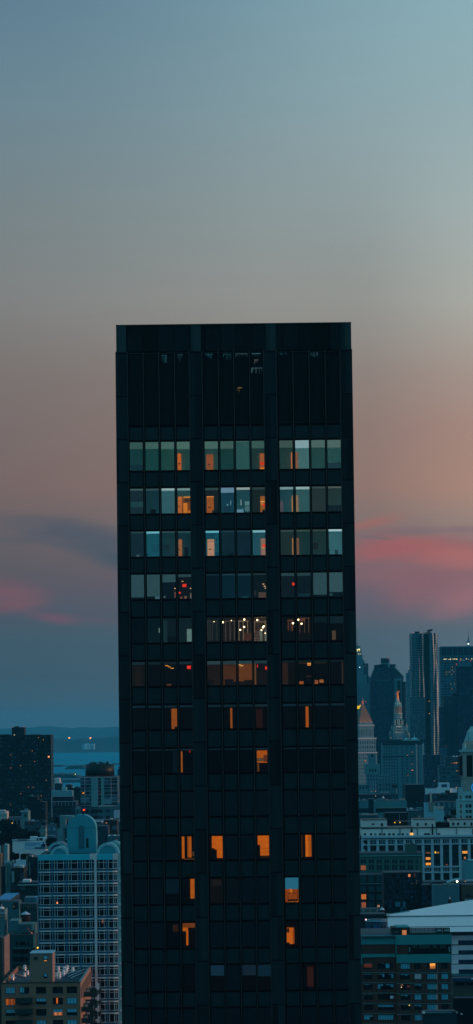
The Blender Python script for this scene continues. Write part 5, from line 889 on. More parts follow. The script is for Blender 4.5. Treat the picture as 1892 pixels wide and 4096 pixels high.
# statue: small draped figure, arm raised
sg=empty('statue',(mx0,DM+14,mz(2795)),'golden statue of a standing figure with raised arm on the wedding-cake tower','statue')
h_=mz(2763)-mz(2795); m_au=mat('gilt',(.75,.32,.08),.4,metal=.4,var=.1,emit=hexc('d85a14'),es=.3)  # gilt glows by itself, light on the statue put into the material
stt=MB(); 
for (z0,z1,r0_,r1_) in ((.0,.16,.16,.12),(.16,.45,.12,.10),(.45,.62,.085,.10),(.62,.80,.10,.12),(.80,.85,.12,.045)): stt.prism(ngon(r0_*h_,10),z0*h_,z1*h_+.001,ngon(r1_*h_,10))
stt.ball(0,0,.91*h_,.062*h_,10,6,1.2); stt.bar((.09*h_,0,.8*h_),(.24*h_,0,.98*h_),.03*h_); stt.bar((-.09*h_,0,.8*h_),(-.16*h_,-.04*h_,.56*h_),.03*h_); stt.bar((-.16*h_,-.04*h_,.56*h_),(-.06*h_,-.1*h_,.5*h_),.025*h_); stt.ball(.25*h_,0,1.0*h_,.04*h_,8,5)
stt.build('figure',m_au,sg)
spot((0,-6,mz(2866)),(0,8,mz(2835)),1170,(1,.62,.36),90,mu); spot((0,-6,mz(2902)),(0,6,mz(2885)),720,(1,.78,.6),100,mu); spot((-2,-12,mz(2936)),(0,2,mz(2915)),810,(1,.82,.68),90,mu); spot((0,4,mz(2818)),(0,14,mz(2800)),720,(1,.72,.55),90,mu)
b=BL('massive civic block with tall pilasters below the wedding-cake tower',1530,1697,2972,3940,34,facade((.14,.25,.29),(.016,.04,.065),fh=3.65,bw=3.05,ww=.45,wh=.5,wvar=.4,seed=67),yref=3060,name='civic_building')
b.bx('cornice',mat('cornice_navy',(.03,.06,.09),.8),1530,1690,2962,2981,-.5,-.01); b.bx('attic',mat('attic_navy',(.04,.08,.11),.8),1530,1700,2958,2966,2,30)
for a,c_ in ((1594,1607),(1619,1624.5),(1637,1643),(1656,1664)): b.bx('pilaster',mat('pilaster',(.15,.26,.30),.85,var=.1),a,c_,2983,3260,-1.4,-.02)
for a in (1550,1558.5,1567,1575.5,1584): b.bx('pilaster',mat('pilaster',(.15,.26,.30),.85,var=.1),a,a+3.2,2990,3030,-1.0,-.02)
b.bx('string_course',mat('attic_navy',(.04,.08,.11),.8),1530,1664,3024,3028,-1.6,-1.41)
m_wf=mat('afterglow_stone',(.42,.36,.32),.85,var=.35,scale=.4)  # warmer stone: afterglow on right edges put into the colour
b.bx('left_end_bay',mat('pilaster',(.15,.26,.30),.85,var=.1),1664,1671,2975,3245,-3.5,-.02); b.bx('afterglow_edge',m_wf,1664.5,1671,2978,3140,-4.2,-3.55); b.bx('recess',m_dark,1671,1676,2985,3300,-.4,-.02); b.bx('right_end_bay',mat('pilaster',(.15,.26,.30),.85,var=.1),1676,1697,2980,3300,-3.5,-.02); b.bx('afterglow_edge',m_wf,1690,1697,2975,3140,-4.2,-3.55)
for (pa,pb_,pt_) in ((1609,1642,2951),(1634,1682,2949)):
    xx0,xx1=b.x(pa,2960,3),b.x(pb_,2960,3); MB().prism([(xx0,1),(xx1,1),(xx1,13),(xx0,13)],b.z(2962,1640),b.z(pt_,1640),[((xx0+xx1)/2-.5,6),((xx0+xx1)/2+.5,6),((xx0+xx1)/2+.5,8),((xx0+xx1)/2-.5,8)]).build('copper_roof',mat('verdigris',(.22,.42,.42),.6,var=.15),b.root)
b.bx('finial',m_pale,1657,1658.5,2937,2950,6.5,7.5); b.lamp(1563.5,2951.5,1.8,'d0a898',1.8,-1); b.lamp(1592,2953.5,1.8,'b09888',1.5,-1); b.lamp(1605,2955,1.8,'b09888',1.5,-1)
for px,py,h2 in ((1647,3081,'ffa048'),(1651,3081,'ffa048'),(1630,3021,'d88a48'),(1649,3009,'c88a50'),(1632,3102,'b07a3a'),(1649,3057,'a08a70'),(1461,3044,'ff6a30')): 
    if px>1500: b.lamp(px,py,1.7,h2,2,-1.8,'lit_window')
# stepped masonry pile in front of the courthouse
m_sm=facade((.14,.24,.27),(.02,.045,.07),fh=3.9,bw=3.1,ww=.42,wh=.5,wvar=.4,seed=68)
b=BL('stepped masonry tower with three arched windows below the courthouse',1468,1512,3097,3500,24,m_sm,yref=3130,name='civic_building'); b.bx('upper_stage',mat('stone_teal',(.15,.25,.28),.85,var=.2),1474,1503,3015,3058,6,18); b.bx('dark_arch',m_black,1485,1493,3017,3028,5.9,5.99); b.bx('middle_stage',mat('stone_teal2',(.17,.27,.28),.85,var=.25),1460,1520,3056,3098,3,22)
for a in (1477,1488,1499): b.bx('arched_window',m_black,a,a+6,3077,3087,2.9,2.99)
for k in range(4): b.bx('buttress',m_pale,1483.5+9.5*k,1485.2+9.5*k,3128,3175,-1,-.02)
b.lamp(1461,3043.5,2.2,'ff6a34',2,2)
b=BL('low wide masonry wing with tall windows left of the stepped masonry tower',1425,1470,3140,3450,20,facade((.14,.24,.27),(.02,.04,.06),fh=12,bw=3.3,ww=.5,wh=.6,wvar=.4,seed=69),yref=3155); b.lamp(1486,3165,1.4,'ffc890',2,-1.2); b.lamp(1502,3165,1.4,'ffb080',2,-1.2)
b=BL('low wide masonry wing right of the stepped masonry tower',1512,1567,3127,3450,20,facade((.11,.20,.23),(.02,.04,.06),fh=4.5,bw=3.3,ww=.5,wh=.5,wvar=.4,seed=70),yref=3150); b.bx('attic_row',m_sm,1515,1560,3100,3127,4,16); b.bx('roof_rail',m_pale,1521,1556,3168,3170,-1.5,-.02)
b=BL('two teal rooftop cylinders on a small block right of the masonry wing',1568,1592,3176,3300,14,facade((.06,.11,.14),GLASS,fh=4,bw=3,ww=.5,wh=.5,seed=71),yref=3190); b.bx('box_roof',m_dark,1567,1590,3138,3152,2,10)
for a in (1575,1584): MB().cone(b.x(a,3165,5),5,1.0,1.0,b.Z,b.z(3154,a,5),12).build('cylinder',m_teal,b.root)
b=BL('dark hip-roofed hall with white pinnacle, below the masonry tower',1430,1566,3178,3000,30,mat('navy_shed',(.03,.06,.09),.8,var=.2),yref=3185); MB().cone(b.x(1532.5,3190,-1),-1,1.3,.05,b.z(3192,1532,-1),b.z(3184,1532,-1),8).build('pinnacle',m_white,b.root); b.lamp(1502.5,3184,1.5,'e0c8a0',2.2,-1)
b=BL('long flat teal building with dark undercut, left of the black box tower',1503,1628,3203,2300,36,mat('teal_render',(.13,.26,.28),.85,var=.2,scale=.1),yref=3220); b.bx('undercut',mat('undercut_dark',(.02,.035,.035),.8),1504,1628,3232,3249,-.2,-.01); b.bx('eaves',m_tan,1504,1629,3231,3232.4,-.6,-.01); b.bx('end_cap',m_pale,1626.5,1631,3231,3245,-.8,-.01); b.bulk(1543,1552,3196,2,7,m_tan); b.bulk(1600,1620,3195,2,8,m_tan); b.bulk(1510,1540,3195,2,8,m_conc)
b=BL('shorter flat teal building with a gap, against the dark tower',1430,1474,3203,2280,30,mat('teal_render2',(.11,.23,.27),.85,var=.2,scale=.1),yref=3220); b.bx('base_band',mat('base_navy',(.03,.06,.09),.8),1430,1475,3233,3250,-.2,-.01); b.bulk(1452,1462,3196,2,7,m_tan); b.bx('flag_pole',m_pale,1436.5,1438,3188,3203,1,1.3)
BL('dark recessed block between the two flat teal buildings',1474,1503,3197,2340,20,mat('recess_block',(.03,.05,.07),.8),yref=3220)
b=BL('black windowless box tower right of the flat teal building',1622,1697,3139,2600,36,mat('black_box_wall',(.012,.020,.032),.7,var=.3,scale=.1),yref=3180,name='office_block'); b.bx('roof_edge',m_conc,1659,1692,3137.5,3139,-.2,1); b.bx('lower_band',mat('lower_navy',(.02,.05,.08),.8),1628,1698,3214,3240,-.3,-.01); b.bx('vent',m_rail,1665,1671,3205,3214,-.4,-.02)
b=BL('low pale-topped row house right of the black box tower foot',1636,1700,3238,2250,20,facade((.09,.15,.17),(.02,.03,.04),fh=4,bw=3,ww=.5,wh=.4,wvar=.6,seed=73),yref=3255); b.bx('parapet_line',m_pale,1630,1680,3240,3242,-.4,-.01); b.bulk(1640,1650,3232,2,8,m_white); b.bulk(1668,1690,3230,2,8,m_teal); b.bx('pale_box',m_tan,1673,1682,3263,3272,-2,-.01)
b=BL('dark terrace with string lights in front of the flat teal building',1540,1632,3252,1900,20,mat('terrace_dark',(.015,.03,.035),.8),yref=3270); b.bx('mast',m_conc,1597,1599,3255,3290,-1,-.6)
for px,py,h2,r_ in ((1579.5,3290,'ffc030',2.3),(1600,3290,'f8c828',2.3),(1650.5,3290,'e85a58',1.5)): b.lamp(px,py,r_,h2,3.5,-2)
for k in range(9): b.lamp(1588+6.2*k,3283.5+(k%2)*.8,1.1,'88a8b0',1.3,-2,'string_light')
b=BL('low pale-roofed strip with a green bush, at the dark tower edge',1432,1512,3262,1850,16,mat('strip_wall',(.08,.13,.15),.85,var=.3),yref=3275); b.bulk(1447,1510,3266-2,2,8,m_tan)
# white institutional roofs
b=BL('white flat-roofed complex with stepped centre, left of the clock tower',1708,1828,3154,2700,26,mat('white_render',(.62,.70,.76),.8,var=.08,scale=.1),yref=3165); b.bx('centre_block',mat('white_render',(.62,.70,.76),.8,var=.08,scale=.1),1746,1800,3150,3175,-2.5,-.02); b.bx('upper_centre',mat('white_render2',(.45,.56,.62),.8),1756,1798,3132,3150,2,16); b.bx('upper_window',mat('blue_void',(.04,.12,.2),.7),1766,1788,3137,3150,1.5,1.99); b.bx('dark_car_ramp',m_dark,1781,1800,3161,3174,-3,-2.6); b.lamp(1826,3150,2.2,'f0a070',2,-.5)
b=BL('jumbled navy rooftops in front of the white flat-roofed complex',1728,1830,3176,2500,30,facade((.04,.08,.11),(.01,.02,.03),fh=4,bw=5,ww=.5,wh=.5,wvar=1.6,seed=74),yref=3195); b.bulk(1766,1784,3171,2,8,m_black); b.bulk(1790,1828,3173,2,8,m_black); b.bulk(1765,1782,3183-8,1,4,m_teal)
b=BL('pale-windowed teal rowhouse behind the beige rooftop blocks',1742,1832,3208,2200,22,facade((.07,.14,.17),(.14,.26,.29),fh=6,bw=3.6,ww=.35,wh=.6,wvar=.3,seed=75),yref=3230); tag(None,None) if False else None
b=BL('half-round navy silo with sunlit beige side strip',1698,1720,3180,2100,12,None,yref=3195,name='silo',cat='silo'); MB().cone(0,5,b.w/2,b.w/2,0,b.z(3178,1709),20).build('drum',mat('silo_navy',(.05,.10,.14),.8,var=.2),b.root,True); b.bx('sunlit_strip',mat('beige',(.48,.38,.32),.85,var=.2),1720,1728,3177,3212,2,8); b.bx('top_ridge',mat('beige2',(.3,.2,.16),.85),1712,1722,3174,3178,3,7)
b=BL('two-tone block, pale strip beside khaki panel, near the half-round silo',1702,1742,3212,1950,18,mat('pale_strip_wall',(.30,.42,.48),.85,var=.15),yref=3230); b.bx('khaki_panel',mat('khaki',(.24,.25,.20),.9,var=.2),1714,1742,3212,3247,-.3,-.01)
b=BL('pale upright block with beige cap, between the silo and clock tower',1741,1775,3227,1800,16,mat('pale_block_wall',(.32,.42,.46),.85,var=.25,scale=.3),yref=3250); b.bx('beige_cap',mat('beige',(.48,.38,.32),.85,var=.2),1741,1775,3225.5,3236,-.2,-.01); b.bx('door_opening',m_black,1754,1764,3285,3300,-.2,-.01)
tree(1815,3238,26,2050,0,'round dark tree just left of the clock tower',91,c=(.03,.04,.02))
bpy.data.objects[[o.name for o in bpy.data.objects if o.type=='EMPTY' and o.name.startswith('tree')][-1]]['group']='trees by the clock tower'
tree(1790,3262,30,1900,0,'low dark tree right of the pale upright block',92,c=(.03,.04,.02))
[o for o in bpy.data.objects if o.type=='EMPTY' and o.name.startswith('tree')][-1]['group']='trees by the clock tower'
# mid-distance office blocks
b=BL('broad teal office block with a few orange windows left of the clock tower',1758,1850,3062,3100,30,facade((.08,.15,.18),(.02,.05,.07),fh=3.9,bw=4.4,ww=.75,wh=.45,wvar=.5,seed=76),yref=3100); b.bx('upper_tier',facade((.06,.12,.15),(.02,.05,.07),fh=3.9,bw=4.4,ww=.75,wh=.45,wvar=.5,seed=77),1780,1850,3028,3062,5,28)
for px,py,r_ in ((1825,3051.5,2.4),(1834,3051,2.4),(1816.5,3052,1.8),(1834.5,3083,2.4),(1826.5,3083,1.6),(1807,3053,1.2)): b.lamp(px,py,r_,'ff9a4a',2,-.6 if py>3062 else 4.4,'lit_window')
for a in (1814,1826,1837): MB().ball(b.x(a,3027,10),10,b.z(3028,1820,10),1.3,12,6,1).build('roof_dome',m_pale,b.root)
b=BL('pale blue ladder-windowed tower left of the broad teal office block',1767,1790,2992,3600,22,facade((.07,.15,.22),(.02,.06,.10),fh=3.6,bw=5,ww=.7,wh=.45,wvar=.3,seed=78),yref=3030); b.lamp(1784.5,2985,1.5,'b06048',1.6)
b=BL('deep navy slab filling the gap right of the civic block',1697,1760,3020,3800,26,facade((.025,.06,.10),(.012,.03,.055),fh=3.9,bw=3,ww=.5,wh=.5,wvar=.8,seed=79),yref=3080); b.lamp(1739,3123,1.4,'ffb090',1.6)
# ------------------------------------------------------------------ clock tower
DK=2000.0; SK=DK/F_PX; kz=lambda py: P(1905,py,DK)[1]; kx0=P(1907,3100,DK)[0]
ck=empty('clock_tower',(kx0,DK,0),'stone clock tower with columned belfry and blue-lit clock, cut by right edge','clock tower')
m_ck=mat('clock_stone',(.30,.31,.27),.9,var=.35,scale=.25); m_ckl=mat('clock_stone_pale',(.38,.42,.42),.85,var=.25,scale=.3)
def kb(nm,m,a,b_,t_,u_,y0,y1): return box(nm,m,ck,(a-1907)*SK,(b_-1907)*SK,y0,y1,kz(u_),kz(t_))
kb('shaft',m_ck,1852,1962,3107,4600,0,18); kb('wide_shaft',m_ckl,1831,1983,3199,4600,-1.2,19.5); kb('shaft_shoulder',m_ckl,1839,1975,3165,3199,-.4,18.6)
kb('ledge',m_ckl,1829,1985,3199,3202,-1.8,-1.21); kb('shaft_edge',m_ckl,1838,1852,3150,3165,1,17)
kb('belfry_core',m_black,1872,1942,3007,3107,4,14)
for a,b_ in ((1852,1867),(1892,1922),(1947,1962)): kb('belfry_column',m_ck,a,b_,3020,3107,0,4)
for a,b_ in ((1852,1867),(1947,1962)): kb('rear_column',m_ck,a,b_,3020,3107,14,18)
kb('corner_recess',m_black,1840,1851.5,3024,3100,2,14)
kb('belfry_head',m_ck,1852,1962,3007,3020,0,18); kb('cornice',m_ckl,1846,1968,3000,3007,-1.2,19.2); kb('belfry_floor',m_ck,1850,1964,3107,3112,-.4,18.4)
rr=[(P(1859,2976,DK)[0]-kx0,kz(3000)),(-(P(1859,2976,DK)[0]-kx0),kz(3000))]
prof=[(50,3000),(48,2978),(40,2962),(33,2940),(28,2925),(22,2918),(16,2905)]
for (w0,p0),(w1,p1) in zip(prof,prof[1:]): MB().prism([(-w0*SK,9-w0*SK),(w0*SK,9-w0*SK),(w0*SK,9+w0*SK),(-w0*SK,9+w0*SK)],kz(p0),kz(p1)+.002,[(-w1*SK,9-w1*SK),(w1*SK,9-w1*SK),(w1*SK,9+w1*SK),(-w1*SK,9+w1*SK)]).build('roof_stage',m_ckl if w0<45 else m_ck,ck)
for a in (1861,1953): kb('urn_base',m_ckl,a-6,a+6,2990,3000,-.4,2); MB().cone((a-1907)*SK,.8,1.0,.2,kz(2990),kz(2970),10).build('urn',m_ckl,ck)
kb('roof_teal_panel',mat('roof_verdigris',(.16,.34,.36),.7,var=.2),1874,1878,2930,2965,-1,0.5)
cf=MB().cone(0,0,24*SK,24*SK,-.1,.1,40); cfo=cf.build('clock_face',mat('clock_dial',(.20,.24,.26),.7,var=.1),ck); cfo.rotation_euler=(R(90),0,0); cfo.location=(0,-.15,kz(3150))
for k in range(36):
    a=2*math.pi*k/36; MB().ball(21*SK*math.cos(a),-.42,kz(3150)+21*SK*math.sin(a),.27,6,4).build('dial_light',glow('2aa0ff',.9),ck)
for ang,L_ in ((2.3,12),(0.6,17)): MB().bar((0,-.5,kz(3150)),(L_*SK*math.cos(ang),-.5,kz(3150)+L_*SK*math.sin(ang)),.16).build('clock_hand',m_black,ck)
for j,(t_,u_) in enumerate(((3181,3193),(3216,3230),(3239,3251),(3262,3275))):
    for i,a in enumerate((1838,1860,1873,1895,1912,1930)):
        wd=8 if i==0 else 10
        if i==0: kb('window',mat('rust_window',(.26,.10,.04),.7),a,a+6,t_,u_+2,-1.3 if j else -.5,-1.21 if j else -.41)
        else: kb('window',mat('dull_window',(.06,.10,.11),.4) if i==1 else m_black,a,a+wd,t_,u_,-1.3 if j else -.5,-1.21 if j else -.41)
# ------------------------------------------------------------------ long pilastered block
DB=1560.0; b=BL('long pale stone block with rows of pilasters and white penthouses, right side',1440,1960,3345,DB,40,m_glass,yref=3420,name='department_building')
bg=b; m_pl=mat('pilaster_stone',(.34,.46,.50),.85,var=.12,scale=.4); m_at=mat('attic_paint',(.66,.60,.54),.8,var=.12,scale=.12)
b.bx('attic_wall',m_at,1449,1960,3313,3342,1.0,30); b.bx('attic_cap',m_dark,1447,1960,3309,3312.5,.8,31); b.bx('main_cornice',m_pl,1445,1960,3344,3350,-1.6,-.01); b.bx('cornice_shadow',m_dark,1445,1960,3350.2,3355,-.9,-.01); b.bx('rail',m_pl,1447,1960,3340.5,3343.5,-1.2,.9)
for xx in (1528,1600,1670,1730,1746,1826,1890): b.bx('attic_pier',mat('slate_strip',(.08,.14,.18),.8),xx-1.6,xx+1.6,3314,3342,.7,.99)
for i,(a,w_) in enumerate(((1456,8),(1480,9),(1497,9),(1516,8),(1533,9),(1553,9),(1569,10),(1589,9),(1606,9),(1626,8),(1696,24),(1750,11))): b.bx('attic_window',m_glass if i not in (2,7,9) else m_teal,a,a+w_,3333,3341,.85,.995)
b.bx('lit_window',glow('ffb450',1.3,.3,.6),1641,1652.5,3332,3341,.8,.99); b.bx('attic_door',mat('rust_door',(.10,.05,.04),.8),1642,1651,3316,3330,.8,.99)
for a,c_,t_ in ((1447.5,1548,3280),(1653,1742,3278),(1799,1960,3279)):
    p_=b.bx('penthouse',m_at,a,c_,t_,3309,3,22); b.bx('penthouse_trim',m_dark,a-.5,c_+.5,t_-2,t_-.1,2.7,22.5)
for a,w_,t_,u_ in ((1488,8,3293,3299),(1524,8,3293,3304),(1667,7,3292,3303),(1700,7,3291,3302),(1809,8,3290,3301),(1829,8,3290,3300),(1855,8,3289,3299),(1882,8,3290,3302)): b.bx('penthouse_window',m_glass,a,a+w_,t_,u_,2.6,2.95)
b.bx('dark_gap',m_black,1742,1799,3290,3309,4,20); b.bx('stack',m_dark,1727,1733,3296,3342,.4,.85)
px_p=[1476.5,1512,1548.5,1585,1619.5,1656,1693,1730.5,1767,1803,1841,1877.5,1914]
for a in px_p:
    b.bx('pilaster',m_pl,a-5.5,a+5.5,3356,3535,-1.0,-.02)
b.bx('end_pier',m_pl,1445,1462,3356,3500,-1.0,-.02); b.bx('end_window',m_glass,1454,1462,3361,3373,-1.1,-1.01); b.bx('end_window',m_glass,1454,1462,3383,3398,-1.1,-1.01)
b.bx('frieze_band',m_pl,1462,1960,3374.5,3379,-1.3,-1.02) ; b.bx('frieze_sill',m_pl,1445,1960,3355.2,3357.5,-1.25,-1.02)
b.bx('lower_band',m_pl,1690,1960,3463,3469,-1.3,-1.02); b.bx('base_band',m_pl,1690,1960,3485,3491,-1.3,-1.02)
m_lw=mat('dull_pane',(.03,.05,.06),.2,var=.6,scale=.5)
for i,(a,c_) in enumerate(zip(px_p,px_p[1:])):
    wn=b.bx('frieze_window',m_black,a+5.6,c_-5.6,3358,3373.8,-.5,-.03)
    for k in range(1,4): xx=a+5.6+(c_-a-11.2)*k/4; b.bx('colonnette',m_pl,xx-.9,xx+.9,3357.6,3374.4,-.8,-.52,wn)
    wn=b.bx('tall_window',m_lw,a+5.6,c_-5.6,3379.2,3462.8,-.3,-.03)
    for yy in (3402,3431,3455): b.bx('spandrel_band',mat('bronze_spandrel',(.05,.09,.10),.6),a+5.7,c_-5.7,yy,yy+5,-.45,-.31,wn)
    for xx in (a+5.6+(c_-a-11.2)/3,a+5.6+2*(c_-a-11.2)/3): b.bx('window_bar',m_dark,xx-.5,xx+.5,3379.3,3462.7,-.5,-.46,wn)
    if i>4:
        wn=b.bx('lower_window',m_black,a+5.6,c_-5.6,3469.2,3484.8,-.5,-.03)
        for k in range(1,4): xx=a+5.6+(c_-a-11.2)*k/4; b.bx('colonnette',m_pl,xx-.9,xx+.9,3469.2,3484.8,-.8,-.52,wn)
        b.bx('base_window',m_lw,a+5.6,c_-5.6,3492,3524,-.3,-.03)
def lit(a,c_,t_,u_,h2,k=1.3,n=3,bl=None,y=-.6):
    bl=bl or bg
    for j in range(n): w_=(c_-a)/n; bl.bx('lit_pane',glow(h2,k*.75,.6,1.6),a+w_*j+.4,a+w_*(j+1)-.4,t_,u_,y,y+.06)
lit(1703,1722,3429,3439,'f0963a',1.4,4); lit(1703,1723.5,3451,3460.5,'f89c34',1.6,4); lit(1703,1722,3409,3414,'8a5a38',1,4); lit(1738,1757,3408,3413.5,'b07838',1.1,3); lit(1739,1743.5,3405,3413,'ffd060',1.6,1,y=-.7); lit(1849,1870,3404,3414,'f0a048',1.4,4); lit(1856,1863,3427,3436,'d88848',1.1,2); lit(1783,1791,3457,3460.5,'a05038',.9,1)
# olive building + brick base
b=BL('olive-toned block with paired windows in front of the pilastered block',1436,1690,3413,1460,30,mat('olive_brick',(.13,.19,.16),.9,var=.25,scale=.6),yref=3460,name='loft_building')
b.bx('cornice',mat('olive_trim',(.22,.32,.32),.85),1436,1690,3421,3424.5,-.6,-.01); b.bx('cornice',mat('olive_trim2',(.10,.15,.14),.85),1436,1690,3413,3421,-.5,-.01); b.bx('string_course',mat('olive_trim',(.22,.32,.32),.85),1436,1690,3495.5,3497.5,-.4,-.01)
b.bx('roof_house',mat('olive_brick2',(.12,.17,.15),.9,var=.2),1623,1668,3377,3413,4,14); b.bx('chimney',m_dark,1642,1652,3370,3377,6,9)
for i,(a,c_) in enumerate(((1443,1463),(1476,1495),(1507,1526),(1538,1556),(1569,1588),(1599,1619),(1631,1651),(1663,1672))):
    b.bx('pilaster',mat('olive_trim3',(.18,.26,.25),.85),a-5,a-3.4,3432,3484,-.35,-.01)
    for (t_,u_) in ((3439,3453),(3460,3479)):
        if (i,t_)==(0,3460): continue
        wn=b.bx('window',m_lw,a,c_,t_,u_,-.08,-.005)
        b.bx('glazing_bar',mat('olive_trim',(.22,.32,.32),.85),(a+c_)/2-.6,(a+c_)/2+.6,t_+.2,u_-.2,-.2,-.085,wn)
lit(1443,1463,3462,3480,'a85c30',.95,4,b,-.16)
b2=BL('dark red brick loft with tall multi-pane windows, against the dark tower',1436,1536,3500,1440,20,mat('red_brick',(.075,.035,.035),.9,var=.3,scale=.8),yref=3570,name='loft_building'); b2.bx('string_course',mat('olive_trim',(.22,.32,.32),.85),1436,1536,3534,3536,-.4,-.01)
for (t_,u_) in ((3499.5,3527),(3544,3565),(3576,3598),(3608,3630),(3640,3660)):
    for i,(a,c_) in enumerate(((1442,1464),(1475,1497),(1507,1528))):
        wn=b2.bx('window',mat('teal_pane',(.05,.10,.12),.3,var=.4,scale=.6),a,c_,t_,u_,-.1,-.005)
        for xx in (a+.6,(a+c_)/2,c_-.6): b2.bx('glazing_bar',mat('olive_trim4',(.10,.19,.20),.85),xx-.6,xx+.6,t_+.1,u_-.1,-.2,-.105,wn)
        b2.bx('sill',mat('olive_trim4',(.10,.19,.20),.85),a-.5,c_+.5,u_,u_+1,-.3,-.01,wn)
lit(1445.5,1464.5,3577,3597,'d8742e',1.1,4,b2,-.28); lit(1446,1464,3609,3630,'a85a34',1.0,4,b2,-.28); lit(1509.5,1519,3620,3629,'b0805a',1.1,2,b2,-.28)
b=BL('low green-grey rooftop with three small lamps below the dark red loft',1440,1516,3639,1350,16,mat('green_grey',(.10,.17,.16),.85,var=.25),yref=3650)
for a in (1453,1480,1508.5): b.lamp(a,3643,1.6,'98b8a8',1.4,-.3)
b=BL('dark low building under the lamp-lit rooftop, at the dark tower edge',1438,1545,3658,1300,18,facade((.035,.045,.045),GLASS,fh=3.4,bw=4,ww=.5,wh=.5,seed=81),yref=3680)
x_,z_=P(1527.5,3628,1330); wt=empty('water_tank',(x_,1330,P(1527,3662,1330)[1]),'small dark water tank with pale conical roof, right of the dark red loft','water tank')
zt1=P(1527,3639,1330)[1]-wt.location.z; MB().cone(0,0,1.0,1.0,0,zt1,18).build('tank_body',m_wood,wt,True); MB().cone(0,0,1.12,.03,zt1,P(1527,3628,1330)[1]-wt.location.z,18).build('conical_roof',mat('tank_roof',(.30,.44,.52),.5,var=.15),wt); box('tank_stand',m_dark,wt,-.8,.8,-.8,.8,-6,0)
# dark staggered-window block
b=BL('near-black modern block with staggered slit windows, centre right',1536,1690,3491,1380,26,mat('ink_panel',(.020,.026,.040),.6,var=.3,scale=.3),yref=3570,name='office_block')
b3=BL('lower near-black wing with staggered windows right of the modern block',1686,1738,3541,1370,20,mat('ink_panel2',(.022,.030,.055),.6,var=.3,scale=.3),yref=3590,name='office_block'); b3.bulk(1722,1732,3533,2,7,m_dark)
rnd=random.Random(14); tones=[mat('ink_window',(.05,.08,.17),.3,var=.3,scale=1),mat('black_window',(.004,.006,.01),.2),mat('blue_window',(.035,.055,.12),.3,var=.3,scale=1),mat('black_window',(.004,.006,.01),.2)]
for r_ in range(7):
    for k in range(10):
        if rnd.random()<.22: continue
        a=1541+15*k+rnd.uniform(-3,3); t_=3498+20.5*r_+rnd.uniform(-3,3); w_=rnd.choice((5,7,9))
        if a+w_<1688: b.bx('window',rnd.choice(tones),a,a+w_,t_,t_+12,-.1,-.005)
for r_ in range(4):
    for k in range(4): a=1691+11*k+rnd.uniform(-2,2); t_=3548+19*r_+rnd.uniform(-2,2); b3.bx('window',rnd.choice(tones),a,a+5.5,t_,t_+12,-.1,-.005)
b3.bx('pale_curtain',m_rail,1728,1733,3605,3622,-.2,-.11)
b.bx('lit_pane',glow('c8743c',1.3,.3,2),1633,1641.5,3497,3507,-.25,-.12); b.bx('pale_pane',m_rail,1590,1596.5,3502,3511,-.25,-.12); b.bx('dim_pane',glow('3a1e18',1),1655,1662,3495,3507,-.25,-.12)
for a,c_,t_,u_ in ((1581,1601,3607,3626),(1612,1622,3606,3626),(1644,1652,3586,3591)): b.bx('pale_pane',mat('soft_pane',(.12,.24,.30),.5,var=.3,scale=1),a,c_,t_,u_,-.25,-.12)
for px,py in ((1667,3523),(1666,3534),(1648,3534)): b.lamp(px,py,1.3,'a89a80',1.6,-.3)
b.bx('door_box',mat('blue_box',(.08,.16,.20),.8),1603,1626,3630,3648,-4,-.13); b.bx('door',m_black,1613,1621,3634,3647,-4.1,-4.01)
b=BL('plain blue-grey party wall with rounded parapet, above the white roof',1737,1838,3544,1230,22,mat('blue_party',(.11,.22,.27),.9,var=.15,scale=.15),yref=3590); b.bx('coping',mat('ledge_teal',(.14,.24,.26),.8),1733,1752,3538,3544,1,4)
for i in range(4): b.bulk(1774+17*i,1786+17*i,[3541,3540,3542,3538][i],2,5,mat('grey_unit',(.2,.28,.3),.7),'air_unit')
tk=empty('water_tank',(P(1799,3600,1200)[0],1200,P(1799,3625,1200)[1]),'slim dark tank with white cap in front of the blue-grey party wall','water tank'); MB().cone(0,0,.62,.62,0,2.4,14).build('tank_body',m_wood,tk,True); MB().cone(0,0,.7,.1,2.4,2.7,14).build('lid',m_dark,tk); MB().cone(0,0,.2,.16,2.7,3.3,8).build('cap',m_white,tk); box('tank_stand',m_dark,tk,-.5,.5,-.5,.5,-6,0)
b=BL('brown-grey building with round vent, above the white roof at right edge',1843,1960,3540,1240,24,mat('brown_grey',(.13,.13,.09),.9,var=.3,scale=.5),yref=3590); b.bx('vent_opening',m_dark,1866,1880,3576,3587,-.1,-.01); b.bx('dark_slot',m_black,1838,1845,3535,3612,-.3,.2); b.bx('low_wall',mat('pinkish_wall',(.36,.36,.38),.8,var=.1),1860,1960,3594,3612,-3,-.3); b.bx('low_wall_cap',m_dark,1860,1960,3592,3594,-3.2,-.2)
x_,z_=P(1828.5,3525.5,1225); tag(MB().ball(x_,1225,z_,.36,10,6).build('floodlight',glow('fff0c0',6)),'bright white-yellow floodlight by the pale walkway, right','floodlight')
wk=MB(); wk.bar((P(1787,3530,1228)[0],1228,P(1787,3530,1228)[1]),(P(1815,3520,1228)[0],1228,P(1815,3520,1228)[1]),.35); wk.bar((P(1815,3520,1228)[0],1228,P(1815,3520,1228)[1]),(P(1838,3517,1228)[0],1228,P(1838,3517,1228)[1]),.35); tag(wk.build('walkway_canopy',mat('canopy',(.30,.44,.50),.6,var=.2)),'thin pale curved canopy above the blue-grey party wall','canopy')
b=BL('dark rooftop strip with air units and small lamps, behind the party wall',1690,1960,3528,1420,20,mat('strip_dark',(.03,.05,.07),.8,var=.3),yref=3540)
for i in range(7): b.bulk(1866+5*i,1869.5+5*i,3519+(i%2)*2,1,3,m_galv,'air_unit')
b.bulk(1716,1738,3523,1,4,m_conc); b.bulk(1766,1776,3525,1,4,m_conc); b.lamp(1861,3525.5,1.8,'ffc060',2.6,.5)
